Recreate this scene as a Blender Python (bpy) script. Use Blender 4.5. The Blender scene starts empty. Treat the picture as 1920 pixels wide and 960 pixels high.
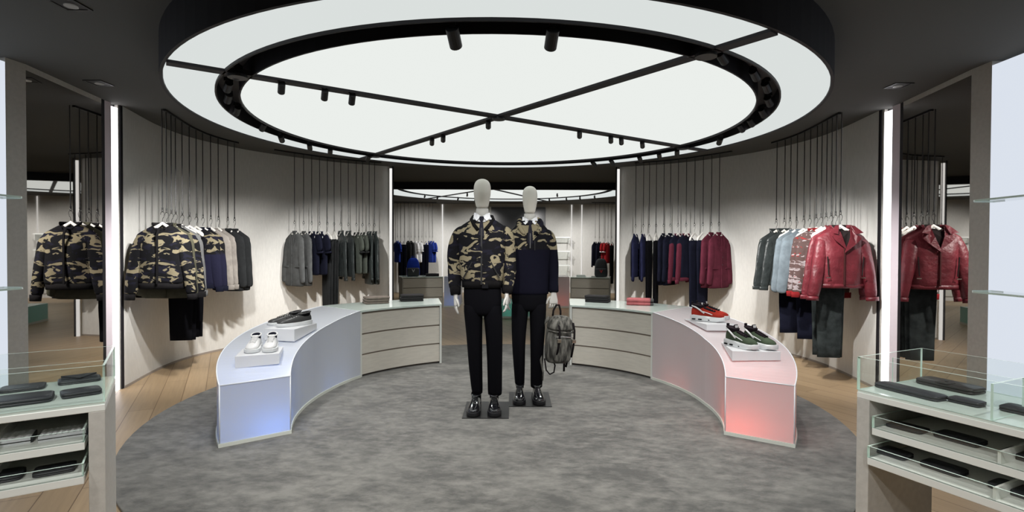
import bpy, bmesh, math, random
from mathutils import Vector, Matrix, noise
random.seed(7)
S = bpy.context.scene
COL = S.collection
R = math.radians
PI = math.pi

# ------------------------------------------------------------------ camera
def make_camera():
    f, pitch, roll = 1006.36, -0.0148, 0.0037
    cam = bpy.data.cameras.new('camera')
    o = bpy.data.objects.new('camera', cam); COL.objects.link(o)
    cam.sensor_width = 36; cam.lens = f / 1920 * 36; cam.clip_start = .02
    def M(v):
        x, y, z = v
        c, s = math.cos(roll), math.sin(roll); x, z = c*x - s*z, s*x + c*z
        c, s = math.cos(pitch), math.sin(pitch); y, z = c*y - s*z, s*y + c*z
        return Vector((x, y, z))
    r, fw, up = M((1,0,0)), M((0,1,0)), M((0,0,1))
    m = Matrix((( r.x, up.x, -fw.x, 0), (r.y, up.y, -fw.y, 0), (r.z, up.z, -fw.z, 1.28), (0,0,0,1)))
    o.matrix_world = m
    S.camera = o
make_camera()

# ------------------------------------------------------------------ world, exposure, light levels
W = bpy.data.worlds.new('world'); S.world = W; W.use_nodes = True
W.node_tree.nodes['Background'].inputs[0].default_value = (.9, .95, 1, 1)
W.node_tree.nodes['Background'].inputs[1].default_value = .05
S.view_settings.view_transform = 'Standard'; S.view_settings.look = 'None'
S.view_settings.gamma = 1; S.view_settings.use_curve_mapping = False
S.view_settings.exposure = 0.0
DISC = .86          # radiance of the luminous ceiling
SPOT = 220.0         # track spot power
LED = 4.0
BENCH_BLUE, BENCH_RED = .60, .75
FILL = 60.0         # power of the added fill lamps

# ------------------------------------------------------------------ tagging
def link(o, parent=None):
    COL.objects.link(o)
    if parent is not None: o.parent = parent
    return o
def tag(o, label=None, cat=None, group=None, kind=None):
    if label: o['label'] = label
    if cat: o['category'] = cat
    if group: o['group'] = group
    if kind: o['kind'] = kind
    return o
def thing(name, label, cat, loc=(0,0,0), rz=0, group=None):
    o = bpy.data.objects.new(name, None); COL.objects.link(o)
    o.empty_display_size = .05
    o.location = loc; o.rotation_euler = (0, 0, rz)
    return tag(o, label, cat, group)
def kids(o): return [c for c in bpy.data.objects if c.parent == o]
def dup(root, loc=None, rz=None, label=None, group=None):
    tree = {}
    for c in bpy.data.objects:
        if c.parent is not None: tree.setdefault(c.parent.name, []).append(c)
    def rec(o, p):
        c = o.copy(); COL.objects.link(c)
        if p is not None: c.parent = p
        for k in tree.get(o.name, []): rec(k, c)
        return c
    r = rec(root, None)
    if loc is not None: r.location = loc
    if rz is not None: r.rotation_euler = (0, 0, rz)
    if label: r['label'] = label
    if group: r['group'] = group
    return r

# ------------------------------------------------------------------ mesh builder
class MB:
    def __init__(s): s.v = []; s.f = []; s.m = []
    def add(s, vs, fs, mi=0, T=None):
        b = len(s.v)
        for p in vs:
            p = Vector(p)
            s.v.append(T @ p if T is not None else p)
        for f in fs: s.f.append([b+i for i in f]); s.m.append(mi)
        return s
    def box(s, x0, x1, y0, y1, z0, z1, mi=0, T=None):
        vs = [(x0,y0,z0),(x1,y0,z0),(x1,y1,z0),(x0,y1,z0),(x0,y0,z1),(x1,y0,z1),(x1,y1,z1),(x0,y1,z1)]
        return s.add(vs, [(0,3,2,1),(4,5,6,7),(0,1,5,4),(1,2,6,5),(2,3,7,6),(3,0,4,7)], mi, T)
    def pane(s, x0, x1, y0, y1, z0, z1, T=None):
        # glass sheet: the two widest faces use material 0, the polished edges material 1
        d = (x1-x0, y1-y0, z1-z0); ax = d.index(min(d))
        b = len(s.f); s.box(x0, x1, y0, y1, z0, z1, 1, T)
        big = {0: (3, 5), 1: (2, 4), 2: (0, 1)}[ax]
        for i in big: s.m[b+i] = 0
        return s
    def loft(s, rings, cap=(True, True), closed=True, mi=0, T=None):
        n = len(rings[0]); b = len(s.v); vs = [p for r in rings for p in r]; fs = []
        for i in range(len(rings)-1):
            for j in range(n if closed else n-1):
                k = (j+1) % n
                fs.append((i*n+j, i*n+k, (i+1)*n+k, (i+1)*n+j))
        if cap[0]: fs.append(tuple(range(n-1, -1, -1)))
        if cap[1]: fs.append(tuple((len(rings)-1)*n + j for j in range(n)))
        return s.add(vs, fs, mi, T)
    def tube(s, path, rad, n=10, flat=1.0, up=(0,1,0), cap=(True, True), mi=0, T=None, rip=0):
        P = [Vector(p) for p in path]
        if not hasattr(rad, '__len__'): rad = [rad]*len(P)
        rings = []; u = Vector(up)
        for i, p in enumerate(P):
            t = (P[min(i+1, len(P)-1)] - P[max(i-1, 0)]).normalized()
            a = u - t*u.dot(t)
            if a.length < 1e-4: a = Vector((1,0,0)) - t*t.x
            a.normalize(); bb = t.cross(a)
            ring = []
            for j in range(n):
                th = 2*PI*j/n
                r = rad[i]*(1 + rip*(noise.noise(Vector((math.cos(th)*1.5+p.x*5, math.sin(th)*1.5, p.z*9+p.y*3)))))
                ring.append(p + a*math.cos(th)*r*flat + bb*math.sin(th)*r)
            rings.append(ring)
        return s.loft(rings, cap, True, mi, T)
    def ell(s, c, r, nu=16, nv=10, mi=0, T=None, zmin=-1, zmax=1):
        rings = []
        a0, a1 = math.asin(zmin), math.asin(zmax)
        for i in range(nv+1):
            a = a0 + (a1-a0)*i/nv; ca, sa = max(math.cos(a), 1e-3), math.sin(a)
            rings.append([(c[0]+r[0]*ca*math.cos(2*PI*j/nu), c[1]+r[1]*ca*math.sin(2*PI*j/nu), c[2]+r[2]*sa) for j in range(nu)])
        return s.loft(rings, (True, True), True, mi, T)
    def cyl(s, c, r, z0, z1, n=16, mi=0, T=None, r2=None):
        r2 = r if r2 is None else r2
        return s.loft([[(c[0]+q*math.cos(2*PI*j/n), c[1]+q*math.sin(2*PI*j/n), z) for j in range(n)] for q, z in ((r, z0), (r2, z1))], (True, True), True, mi, T)
    def prism(s, poly, z0, z1, mi=0, T=None):
        return s.loft([[(x, y, z) for x, y in poly] for z in (z0, z1)], (True, True), True, mi, T)
    def mesh(s, name, mats):
        me = bpy.data.meshes.new(name); me.from_pydata([tuple(p) for p in s.v], [], s.f)
        for m in (mats if isinstance(mats, (list, tuple)) else [mats]): me.materials.append(m)
        me.polygons.foreach_set('material_index', s.m)
        bm = bmesh.new(); bm.from_mesh(me); bmesh.ops.recalc_face_normals(bm, faces=bm.faces); bm.to_mesh(me); bm.free()
        me.update(); return me
    def build(s, name, mats, parent=None, smooth=False, bevel=0, sub=0, loc=None, rot=None):
        o = bpy.data.objects.new(name, s.mesh(name, mats))
        link(o, parent)
        if loc: o.location = loc
        if rot: o.rotation_euler = rot
        if smooth:
            for p in o.data.polygons: p.use_smooth = True
        if bevel:
            b = o.modifiers.new('b', 'BEVEL'); b.width = bevel; b.segments = 2; b.limit_method = 'ANGLE'; b.angle_limit = R(40)
        if sub:
            q = o.modifiers.new('s', 'SUBSURF'); q.levels = sub; q.render_levels = sub
        return o
def sup(n, w, d, cx=0, cy=0, z=0, p=2.3, y_front=1.0):
    out = []
    for j in range(n):
        t = 2*PI*j/n; c, s_ = math.cos(t), math.sin(t)
        out.append((cx + w*math.copysign(abs(c)**(2/p), c), cy + d*math.copysign(abs(s_)**(2/p), s_)*(y_front if s_ < 0 else 1), z))
    return out

# ------------------------------------------------------------------ materials
MATS = {}
def mat(name, col=(.5,.5,.5), rough=.6, metal=0, spec=.5, bump=None, var=None, sheen=0, coat=0, emit=None, es=0, trans=0, ior=1.45, stretch=(1,1,1)):
    if name in MATS: return MATS[name]
    m = bpy.data.materials.new(name); m.use_nodes = True; nt = m.node_tree; b = nt.nodes['Principled BSDF']
    b.inputs['Base Color'].default_value = (*col, 1); b.inputs['Roughness'].default_value = rough
    b.inputs['Metallic'].default_value = metal; b.inputs['Specular IOR Level'].default_value = spec
    b.inputs['Sheen Weight'].default_value = sheen; b.inputs['Coat Weight'].default_value = coat
    b.inputs['Transmission Weight'].default_value = trans; b.inputs['IOR'].default_value = ior
    if emit: b.inputs['Emission Color'].default_value = (*emit, 1); b.inputs['Emission Strength'].default_value = es
    if bump or var:
        tc = nt.nodes.new('ShaderNodeTexCoord'); mp = nt.nodes.new('ShaderNodeMapping'); mp.inputs['Scale'].default_value = stretch
        nt.links.new(tc.outputs['Object'], mp.inputs[0])
    if bump:
        nz = nt.nodes.new('ShaderNodeTexNoise'); nz.inputs['Scale'].default_value = bump[0]; nz.inputs['Detail'].default_value = 4
        bp = nt.nodes.new('ShaderNodeBump'); bp.inputs['Strength'].default_value = bump[1]; bp.inputs['Distance'].default_value = bump[2] if len(bump) > 2 else .01
        nt.links.new(mp.outputs[0], nz.inputs[0]); nt.links.new(nz.outputs[0], bp.inputs['Height']); nt.links.new(bp.outputs[0], b.inputs['Normal'])
    if var:
        nz = nt.nodes.new('ShaderNodeTexNoise'); nz.inputs['Scale'].default_value = var[0]; nz.inputs['Detail'].default_value = 6
        cr = nt.nodes.new('ShaderNodeValToRGB'); cr.color_ramp.elements[0].position = .35; cr.color_ramp.elements[1].position = .65
        k = var[1]
        cr.color_ramp.elements[0].color = (*[c*(1-k) for c in col], 1); cr.color_ramp.elements[1].color = (*[min(1, c*(1+k)) for c in col], 1)
        nt.links.new(mp.outputs[0], nz.inputs[0]); nt.links.new(nz.outputs[0], cr.inputs[0]); nt.links.new(cr.outputs[0], b.inputs['Base Color'])
    MATS[name] = m
    return m
def fabric(name, col, k=.15, rough=.9, sheen=.0, bs=60): return mat(name, col, rough, bump=(bs, .25, .004), var=(14, k), sheen=sheen, spec=.06)
def leather(name, col, rough=.38): return mat(name, col, rough, bump=(14, .45, .03), var=(9, .2), spec=.35)

def camo(name, cols, scale=7.5, yoke=None, base=None, bands=None, zs=1.9):
    """printed camouflage: blobs of tan and navy on black; below height yoke (object z) the cloth is plain"""
    if name in MATS: return MATS[name]
    m = bpy.data.materials.new(name); m.use_nodes = True; nt = m.node_tree; N = nt.nodes; L = nt.links
    b = N['Principled BSDF']; b.inputs['Roughness'].default_value = .9; b.inputs['Specular IOR Level'].default_value = .05
    tc = N.new('ShaderNodeTexCoord'); cur = None
    for i, (c, th, seed, sc) in enumerate(cols):
        if i == 0: cur = c; prev = None; first = c; continue
        mp = N.new('ShaderNodeMapping'); mp.inputs['Scale'].default_value = (1, 1, zs); mp.inputs['Location'].default_value = (seed, seed*.7, seed*1.3)
        L.new(tc.outputs['Object'], mp.inputs[0])
        nz = N.new('ShaderNodeTexNoise'); nz.inputs['Scale'].default_value = sc; nz.inputs['Detail'].default_value = 2.6; nz.inputs['Roughness'].default_value = .5; nz.inputs['Distortion'].default_value = 1.0
        L.new(mp.outputs[0], nz.inputs[0])
        gt = N.new('ShaderNodeMapRange'); gt.inputs[1].default_value = th-.008; gt.inputs[2].default_value = th+.008
        L.new(nz.outputs[0], gt.inputs[0])
        mx = N.new('ShaderNodeMix'); mx.data_type = 'RGBA'
        L.new(gt.outputs[0], mx.inputs[0])
        if prev is None: mx.inputs[6].default_value = (*first, 1)
        else: L.new(prev, mx.inputs[6])
        mx.inputs[7].default_value = (*c, 1); prev = mx.outputs[2]
    if yoke is not None:
        sp = N.new('ShaderNodeSeparateXYZ'); L.new(tc.outputs['Object'], sp.inputs[0])
        gt = N.new('ShaderNodeMath'); gt.operation = 'GREATER_THAN'; gt.inputs[1].default_value = yoke; L.new(sp.outputs[2], gt.inputs[0])
        mx = N.new('ShaderNodeMix'); mx.data_type = 'RGBA'; mx.inputs[6].default_value = (*base, 1)
        L.new(gt.outputs[0], mx.inputs[0]); L.new(prev, mx.inputs[7]); prev = mx.outputs[2]
    L.new(prev, b.inputs['Base Color'])
    nz = N.new('ShaderNodeTexNoise'); nz.inputs['Scale'].default_value = 22; bp = N.new('ShaderNodeBump'); bp.inputs['Strength'].default_value = .3; bp.inputs['Distance'].default_value = .01
    L.new(tc.outputs['Object'], nz.inputs[0]); L.new(nz.outputs[0], bp.inputs['Height']); L.new(bp.outputs[0], b.inputs['Normal'])
    MATS[name] = m; return m

def emis(name, col, st):
    if name in MATS: return MATS[name]
    m = bpy.data.materials.new(name); m.use_nodes = True; nt = m.node_tree; nt.nodes.remove(nt.nodes['Principled BSDF'])
    e = nt.nodes.new('ShaderNodeEmission'); e.inputs[0].default_value = (*col, 1); e.inputs[1].default_value = st
    nt.links.new(e.outputs[0], nt.nodes['Material Output'].inputs[0]); MATS[name] = m; return m

def clear_glass(name='clear_glass', tint=(.975, .992, .985), refl=1.0):
    if name in MATS: return MATS[name]
    m = bpy.data.materials.new(name); m.use_nodes = True; nt = m.node_tree; N = nt.nodes; L = nt.links; N.remove(N['Principled BSDF'])
    t = N.new('ShaderNodeBsdfTransparent'); t.inputs[0].default_value = (*tint, 1)
    g = N.new('ShaderNodeBsdfGlossy'); g.inputs['Roughness'].default_value = .02
    lw = N.new('ShaderNodeLayerWeight'); lw.inputs[0].default_value = .5
    pw = N.new('ShaderNodeMath'); pw.operation = 'POWER'; pw.inputs[1].default_value = 5; L.new(lw.outputs['Facing'], pw.inputs[0])
    fr = N.new('ShaderNodeMath'); fr.operation = 'MULTIPLY_ADD'; fr.inputs[1].default_value = .5; fr.inputs[2].default_value = .03; L.new(pw.outputs[0], fr.inputs[0])
    mx = N.new('ShaderNodeMixShader'); L.new(fr.outputs[0], mx.inputs[0]); L.new(t.outputs[0], mx.inputs[1]); L.new(g.outputs[0], mx.inputs[2])
    L.new(mx.outputs[0], N['Material Output'].inputs[0]); MATS[name] = m; return m

def frosted(name, col, tr=.5):
    if name in MATS: return MATS[name]
    m = bpy.data.materials.new(name); m.use_nodes = True; nt = m.node_tree; N = nt.nodes; L = nt.links; N.remove(N['Principled BSDF'])
    d = N.new('ShaderNodeBsdfDiffuse'); d.inputs[0].default_value = (*col, 1)
    t = N.new('ShaderNodeBsdfTranslucent'); t.inputs[0].default_value = (*col, 1)
    g = N.new('ShaderNodeBsdfGlossy'); g.inputs['Roughness'].default_value = .25
    m1 = N.new('ShaderNodeMixShader'); m1.inputs[0].default_value = tr; L.new(d.outputs[0], m1.inputs[1]); L.new(t.outputs[0], m1.inputs[2])
    fr = N.new('ShaderNodeFresnel'); fr.inputs[0].default_value = 1.3
    m2 = N.new('ShaderNodeMixShader'); L.new(fr.outputs[0], m2.inputs[0]); L.new(m1.outputs[0], m2.inputs[1]); L.new(g.outputs[0], m2.inputs[2])
    L.new(m2.outputs[0], N['Material Output'].inputs[0]); MATS[name] = m; return m

def carpet_mat():
    m = bpy.data.materials.new('grey_carpet'); m.use_nodes = True; nt = m.node_tree; N = nt.nodes; L = nt.links; b = N['Principled BSDF']
    b.inputs['Roughness'].default_value = .95; b.inputs['Specular IOR Level'].default_value = .1; b.inputs['Sheen Weight'].default_value = .3
    tc = N.new('ShaderNodeTexCoord'); mp = N.new('ShaderNodeMapping'); mp.inputs['Scale'].default_value = (.8, 1.25, 1); mp.inputs['Rotation'].default_value = (0, 0, .5)
    L.new(tc.outputs['Object'], mp.inputs[0])
    a = N.new('ShaderNodeTexNoise'); a.inputs['Scale'].default_value = 2.6; a.inputs['Detail'].default_value = 12; a.inputs['Roughness'].default_value = .74; a.inputs['Distortion'].default_value = .35
    L.new(mp.outputs[0], a.inputs[0])
    cr = N.new('ShaderNodeValToRGB'); e = cr.color_ramp.elements
    e[0].position = .36; e[0].color = (.074, .073, .067, 1); e[1].position = .66; e[1].color = (.195, .190, .172, 1)
    a2 = N.new('ShaderNodeTexNoise'); a2.inputs['Scale'].default_value = 13; a2.inputs['Detail'].default_value = 8; a2.inputs['Roughness'].default_value = .7; L.new(mp.outputs[0], a2.inputs[0])
    ad = N.new('ShaderNodeMath'); ad.operation = 'MULTIPLY_ADD'; ad.inputs[1].default_value = .8; L.new(a2.outputs[0], ad.inputs[0])
    a3 = N.new('ShaderNodeMath'); a3.operation = 'ADD'; a3.inputs[1].default_value = -.40; L.new(a.outputs[0], ad.inputs[2]); L.new(ad.outputs[0], a3.inputs[0])
    L.new(a3.outputs[0], cr.inputs[0]); L.new(cr.outputs[0], b.inputs['Base Color'])
    n2 = N.new('ShaderNodeTexNoise'); n2.inputs['Scale'].default_value = 240; L.new(tc.outputs['Object'], n2.inputs[0])
    bp = N.new('ShaderNodeBump'); bp.inputs['Strength'].default_value = .5; bp.inputs['Distance'].default_value = .006; L.new(n2.outputs[0], bp.inputs['Height'])
    L.new(bp.outputs[0], b.inputs['Normal']); return m

def wood_mat():
    m = bpy.data.materials.new('oak_planks'); m.use_nodes = True; nt = m.node_tree; N = nt.nodes; L = nt.links; b = N['Principled BSDF']
    b.inputs['Roughness'].default_value = .42
    tc = N.new('ShaderNodeTexCoord'); mp = N.new('ShaderNodeMapping'); mp.inputs['Rotation'].default_value = (0, 0, R(62)); L.new(tc.outputs['Object'], mp.inputs[0])
    br = N.new('ShaderNodeTexBrick'); br.inputs['Scale'].default_value = 1; br.inputs['Brick Width'].default_value = 1.5; br.inputs['Row Height'].default_value = .17
    br.inputs['Mortar Size'].default_value = .0025; br.offset = .37
    br.inputs['Color1'].default_value = (.42, .30, .18, 1); br.inputs['Color2'].default_value = (.36, .255, .15, 1); br.inputs['Mortar'].default_value = (.14, .085, .045, 1)
    L.new(mp.outputs[0], br.inputs[0])
    m2 = N.new('ShaderNodeMapping'); m2.inputs['Scale'].default_value = (1.2, 22, 1); L.new(mp.outputs[0], m2.inputs[0])
    nz = N.new('ShaderNodeTexNoise'); nz.inputs['Scale'].default_value = 2.2; nz.inputs['Detail'].default_value = 7; L.new(m2.outputs[0], nz.inputs[0])
    cr = N.new('ShaderNodeValToRGB'); cr.color_ramp.elements[0].color = (.72, .72, .72, 1); cr.color_ramp.elements[1].color = (1.12, 1.12, 1.12, 1); L.new(nz.outputs[0], cr.inputs[0])
    mx = N.new('ShaderNodeMix'); mx.data_type = 'RGBA'; mx.blend_type = 'MULTIPLY'; mx.inputs[0].default_value = 1
    L.new(br.outputs[0], mx.inputs[6]); L.new(cr.outputs[0], mx.inputs[7]); L.new(mx.outputs[2], b.inputs['Base Color']); return m

M_WALL = mat('linen_plaster', (.66, .65, .62), .9, bump=(140, .35, .004), var=(55, .035), spec=.15, stretch=(1, 1, .25))
M_CEIL = mat('black_ceiling', (.095, .095, .090), .85, bump=(300, .1, .002), spec=.2)
M_BLACK = mat('black_metal', (.012, .012, .013), .45, spec=.4)
M_RIM = mat('black_fascia', (.014, .013, .016), .6, spec=.3)
M_WOOD = wood_mat(); M_CARPET = carpet_mat()
M_PILLAR = mat('stone_beige', (.50, .485, .45), .8, bump=(90, .2, .003), var=(40, .05))
M_MIRROR = mat('smoked_mirror', (.62, .60, .58), .015, metal=1)
M_WHITE = mat('white_lacquer', (.78, .80, .76), .35)
M_CAB = mat('washed_oak', (.68, .645, .57), .6, var=(9, .05), bump=(60, .15, .003), stretch=(1, 1, 9))
M_CABTOP = mat('pale_green_glass_top', (.72, .82, .76), .18, coat=.5)
M_SHADOWGAP = mat('shadow_gap', (.26, .22, .185), .8)
M_BASE = mat('bench_base', (.74, .77, .70), .4)
M_FROST_B = frosted('frosted_acrylic_blue', (.80, .83, .87), .42)
M_FROST_R = frosted('frosted_acrylic_rose', (.82, .79, .81), .42)
M_FROST_T = frosted('frosted_acrylic_teal', (.55, .80, .74), .42)
M_EDGE = mat('polished_acrylic_edge', (.85, .88, .93), .2)
M_PLINTH = frosted('frosted_plinth', (.92, .93, .95), .22)
M_GLASS = clear_glass(); M_GEDGE = mat('glass_edge', (.70, .86, .78), .15, emit=None)  # pale edge colour stands in for light caught in the sheets
M_CHROME = mat('chrome', (.75, .75, .75), .15, metal=1)
M_ROD = mat('dark_rod', (.05, .05, .05), .38, metal=.7)
M_HANG = mat('white_hanger', (.66, .64, .60), .45)
M_SKIN = mat('mannequin_cream', (.80, .78, .70), .38)
M_SKIN2 = mat('mannequin_grey', (.56, .55, .52), .45)
M_LED = emis('led_white', (1, .97, 1), LED)
M_LEDPINK = mat('pink_white_reveal', (.78, .70, .76), .7, bump=(18, .4, .01))
M_DIFF = emis('stretch_ceiling_light', (.965, 1, .965), DISC); M_DIFF2 = emis('stretch_ceiling_light_outer', (.95, 1, .98), DISC*.86)
M_BACKLIT = emis('backlit_panel', (.84, .90, 1.0), .84)
M_LENS = emis('spot_lens', (1, .97, .92), 12)
M_STEEL = mat('brushed_base_plate', (.05, .05, .05), .35, metal=.6)

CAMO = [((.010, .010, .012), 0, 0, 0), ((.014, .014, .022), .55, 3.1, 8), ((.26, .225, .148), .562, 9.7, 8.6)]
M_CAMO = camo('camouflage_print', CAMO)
CAMOH = [((.007, .007, .008), 0, 0, 0), ((.010, .010, .016), .55, 3.1, 8), ((.165, .142, .092), .566, 9.7, 9)]  # same print darkened in colour, to offset strong spot light on the racks
M_CAMOH = camo('camouflage_print_darkened', CAMOH)
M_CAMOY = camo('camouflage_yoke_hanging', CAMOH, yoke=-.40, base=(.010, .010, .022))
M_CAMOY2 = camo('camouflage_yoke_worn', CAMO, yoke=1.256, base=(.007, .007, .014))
M_SWEAT = camo('patterned_knit', [((.075, .048, .045), 0, 0, 0), ((.25, .215, .22), .57, 2.2, 7), ((.20, .02, .02), .63, 5.1, 9), ((.07, .045, .042), .56, 8.1, 8)], zs=2.5)
M_BLK = mat('black_cloth', (.0045, .0045, .006), .95, spec=.06, bump=(60,.25,.004))
M_RIB = fabric('black_rib', (.009, .0085, .009), bs=140)
M_OLIVE = fabric('olive_cloth', (0.0525, 0.0504, 0.0350))
M_GREY = fabric('grey_cloth', (0.0960, 0.0960, 0.0960)); M_BLAZER = fabric('grey_blazer', (0.0628, 0.0651, 0.0651)); M_CHAR = fabric('charcoal_cloth', (0.0174, 0.0185, 0.0192))
M_NAVY = fabric('navy_cloth', (0.0065, 0.0072, 0.0144)); M_NAVY2 = fabric('navy_knit', (0.0149, 0.0167, 0.0428)); M_TAUPE = fabric('taupe_knit', (0.1782, 0.1620, 0.1458))
M_OLIVEG = fabric('grey_green_jersey', (0.0660, 0.0748, 0.0638)); M_BURG = fabric('burgundy_wool', (0.0707, 0.0141, 0.0242)); M_BLUEG = fabric('blue_grey_knit', (0.1125, 0.1350, 0.1519))
M_JEAN = fabric('grey_denim', (0.0236, 0.0284, 0.0284), k=.35); M_WHITEC = fabric('white_cotton', (.80, .80, .80)); M_RED = fabric('red_jersey', (0.2940, 0.0175, 0.0210)); M_ROYAL = fabric('royal_blue_jersey', (0.0210, 0.0420, 0.2380))
M_LEATH = leather('black_leather', (.022, .026, .026)); M_BIKER = leather('burgundy_leather', (.105, .014, .020), .44)
M_NYLON = mat('black_nylon', (.03, .037, .036), .33, bump=(9, .5, .03))
M_LINING = fabric('dark_lining', (.02, .015, .015))
M_SHIRT = fabric('white_shirt', (.82, .83, .86), k=.03); M_TIE = fabric('black_tie', (.02, .02, .028))
M_ZIP = mat('zip_metal', (.55, .5, .42), .3, metal=1)
M_PATENT = mat('patent_leather', (.008, .008, .010), .12, coat=1)

# ------------------------------------------------------------------ curves of the two curved walls
def catmull(P, n=14):
    P = [Vector(p) for p in P]; Q = [2*P[0]-P[1]] + P + [2*P[-1]-P[-2]]; out = []
    for i in range(1, len(Q)-2):
        a, b, c, d = Q[i-1:i+3]
        for k in range(n):
            t = k/n
            out.append(.5*((2*b)+(-a+c)*t+(2*a-5*b+4*c-d)*t*t+(-a+3*b-3*c+d)*t**3))
    out.append(P[-1]); return out
WL = catmull([(-3.50,4.84),(-3.68,5.6),(-3.70,6.2),(-3.50,6.85),(-3.12,7.43),(-2.6,7.95),(-1.9,8.36)])
WR = catmull([(3.33,4.9),(3.43,5.65),(3.42,6.2),(3.26,6.8),(2.98,7.3),(2.45,7.9),(1.66,8.34)])
def normals(P, s):
    out = []
    for i in range(len(P)):
        t = (P[min(i+1, len(P)-1)]-P[max(i-1, 0)]).normalized(); out.append(Vector((t.y, -t.x))*s)
    return out
def strip(P, s, a, b, z0, z1):
    N = normals(P, s); mb = MB()
    mb.loft([[(p.x+n.x*a, p.y+n.y*a, z0), (p.x+n.x*b, p.y+n.y*b, z0), (p.x+n.x*b, p.y+n.y*b, z1), (p.x+n.x*a, p.y+n.y*a, z1)] for p, n in zip(P, N)])
    return mb
ZC = 2.54

# ------------------------------------------------------------------ the setting
def struct(o): o['kind'] = 'structure'; return o
struct(MB().box(-6, 6, -2.5, 16.2, -.08, 0).build('floor', M_WOOD))
struct(MB().box(-6, 6, -2.5, 10.32, ZC, ZC+.1).build('ceiling', M_CEIL))
struct(MB().box(-6, 6, 10.32, 16.2, ZC, ZC+.1).build('ceiling', M_CEIL))
struct(strip(WL, 1, 0, -.06, 0, ZC).build('wall_left', M_WALL, smooth=True, bevel=.001))
struct(strip(WR, -1, 0, -.06, 0, ZC).build('wall_right', M_WALL, smooth=True, bevel=.001))
struct(strip(WL, 1, 0.006, 0, 0, .022).build('baseboard_left', M_SHADOWGAP))
struct(strip(WR, -1, 0.006, 0, 0, .022).build('baseboard_right', M_SHADOWGAP))
# outer shell
struct(MB().box(-6.1, -6, -2.5, 16.2, 0, ZC).build('wall_far_left', M_WALL))
struct(MB().box(6, 6.1, -2.5, 16.2, 0, ZC).build('wall_far_right', M_WALL))
struct(MB().box(-6.1, 6.1, -2.6, -2.5, 0, ZC).build('wall_front', M_WALL))
struct(MB().box(-6.1, 6.1, 15.35, 15.45, 0, ZC).build('wall_back', M_WALL))
struct(MB().box(-4.4, 4.4, 10.30, 10.40, 2.405, ZC).build('trim_1', M_RIM))
# wall ends (dark edge and lit return)
for s, x0, y0, nm in ((-1, -3.50, 4.84, 'trim_2'), (1, 3.33, 4.90, 'trim_3')):
    struct(MB().box(min(x0, x0+s*.06), max(x0, x0+s*.06), y0-.035, y0-.005, 0, ZC).build(nm, M_RIM))
for s, x0, y0, nm in ((1, -1.895, 8.30, 'trim_4'), (-1, 1.655, 8.28, 'trim_5')):
    struct(MB().box(min(x0+s*.045, x0+s*.060), max(x0+s*.045, x0+s*.060), y0-.02, y0+.03, 0, ZC-.01).build(nm, M_RIM))

# circular carpet
n = 96
struct(tag(MB().cyl((-.115, 4.478), 2.60, 0, .012, n).build('round_carpet', M_CARPET, bevel=.004), 'large round mottled grey carpet in the middle of the shop floor', 'carpet'))
del bpy.data.objects['round_carpet']['kind']

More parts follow.
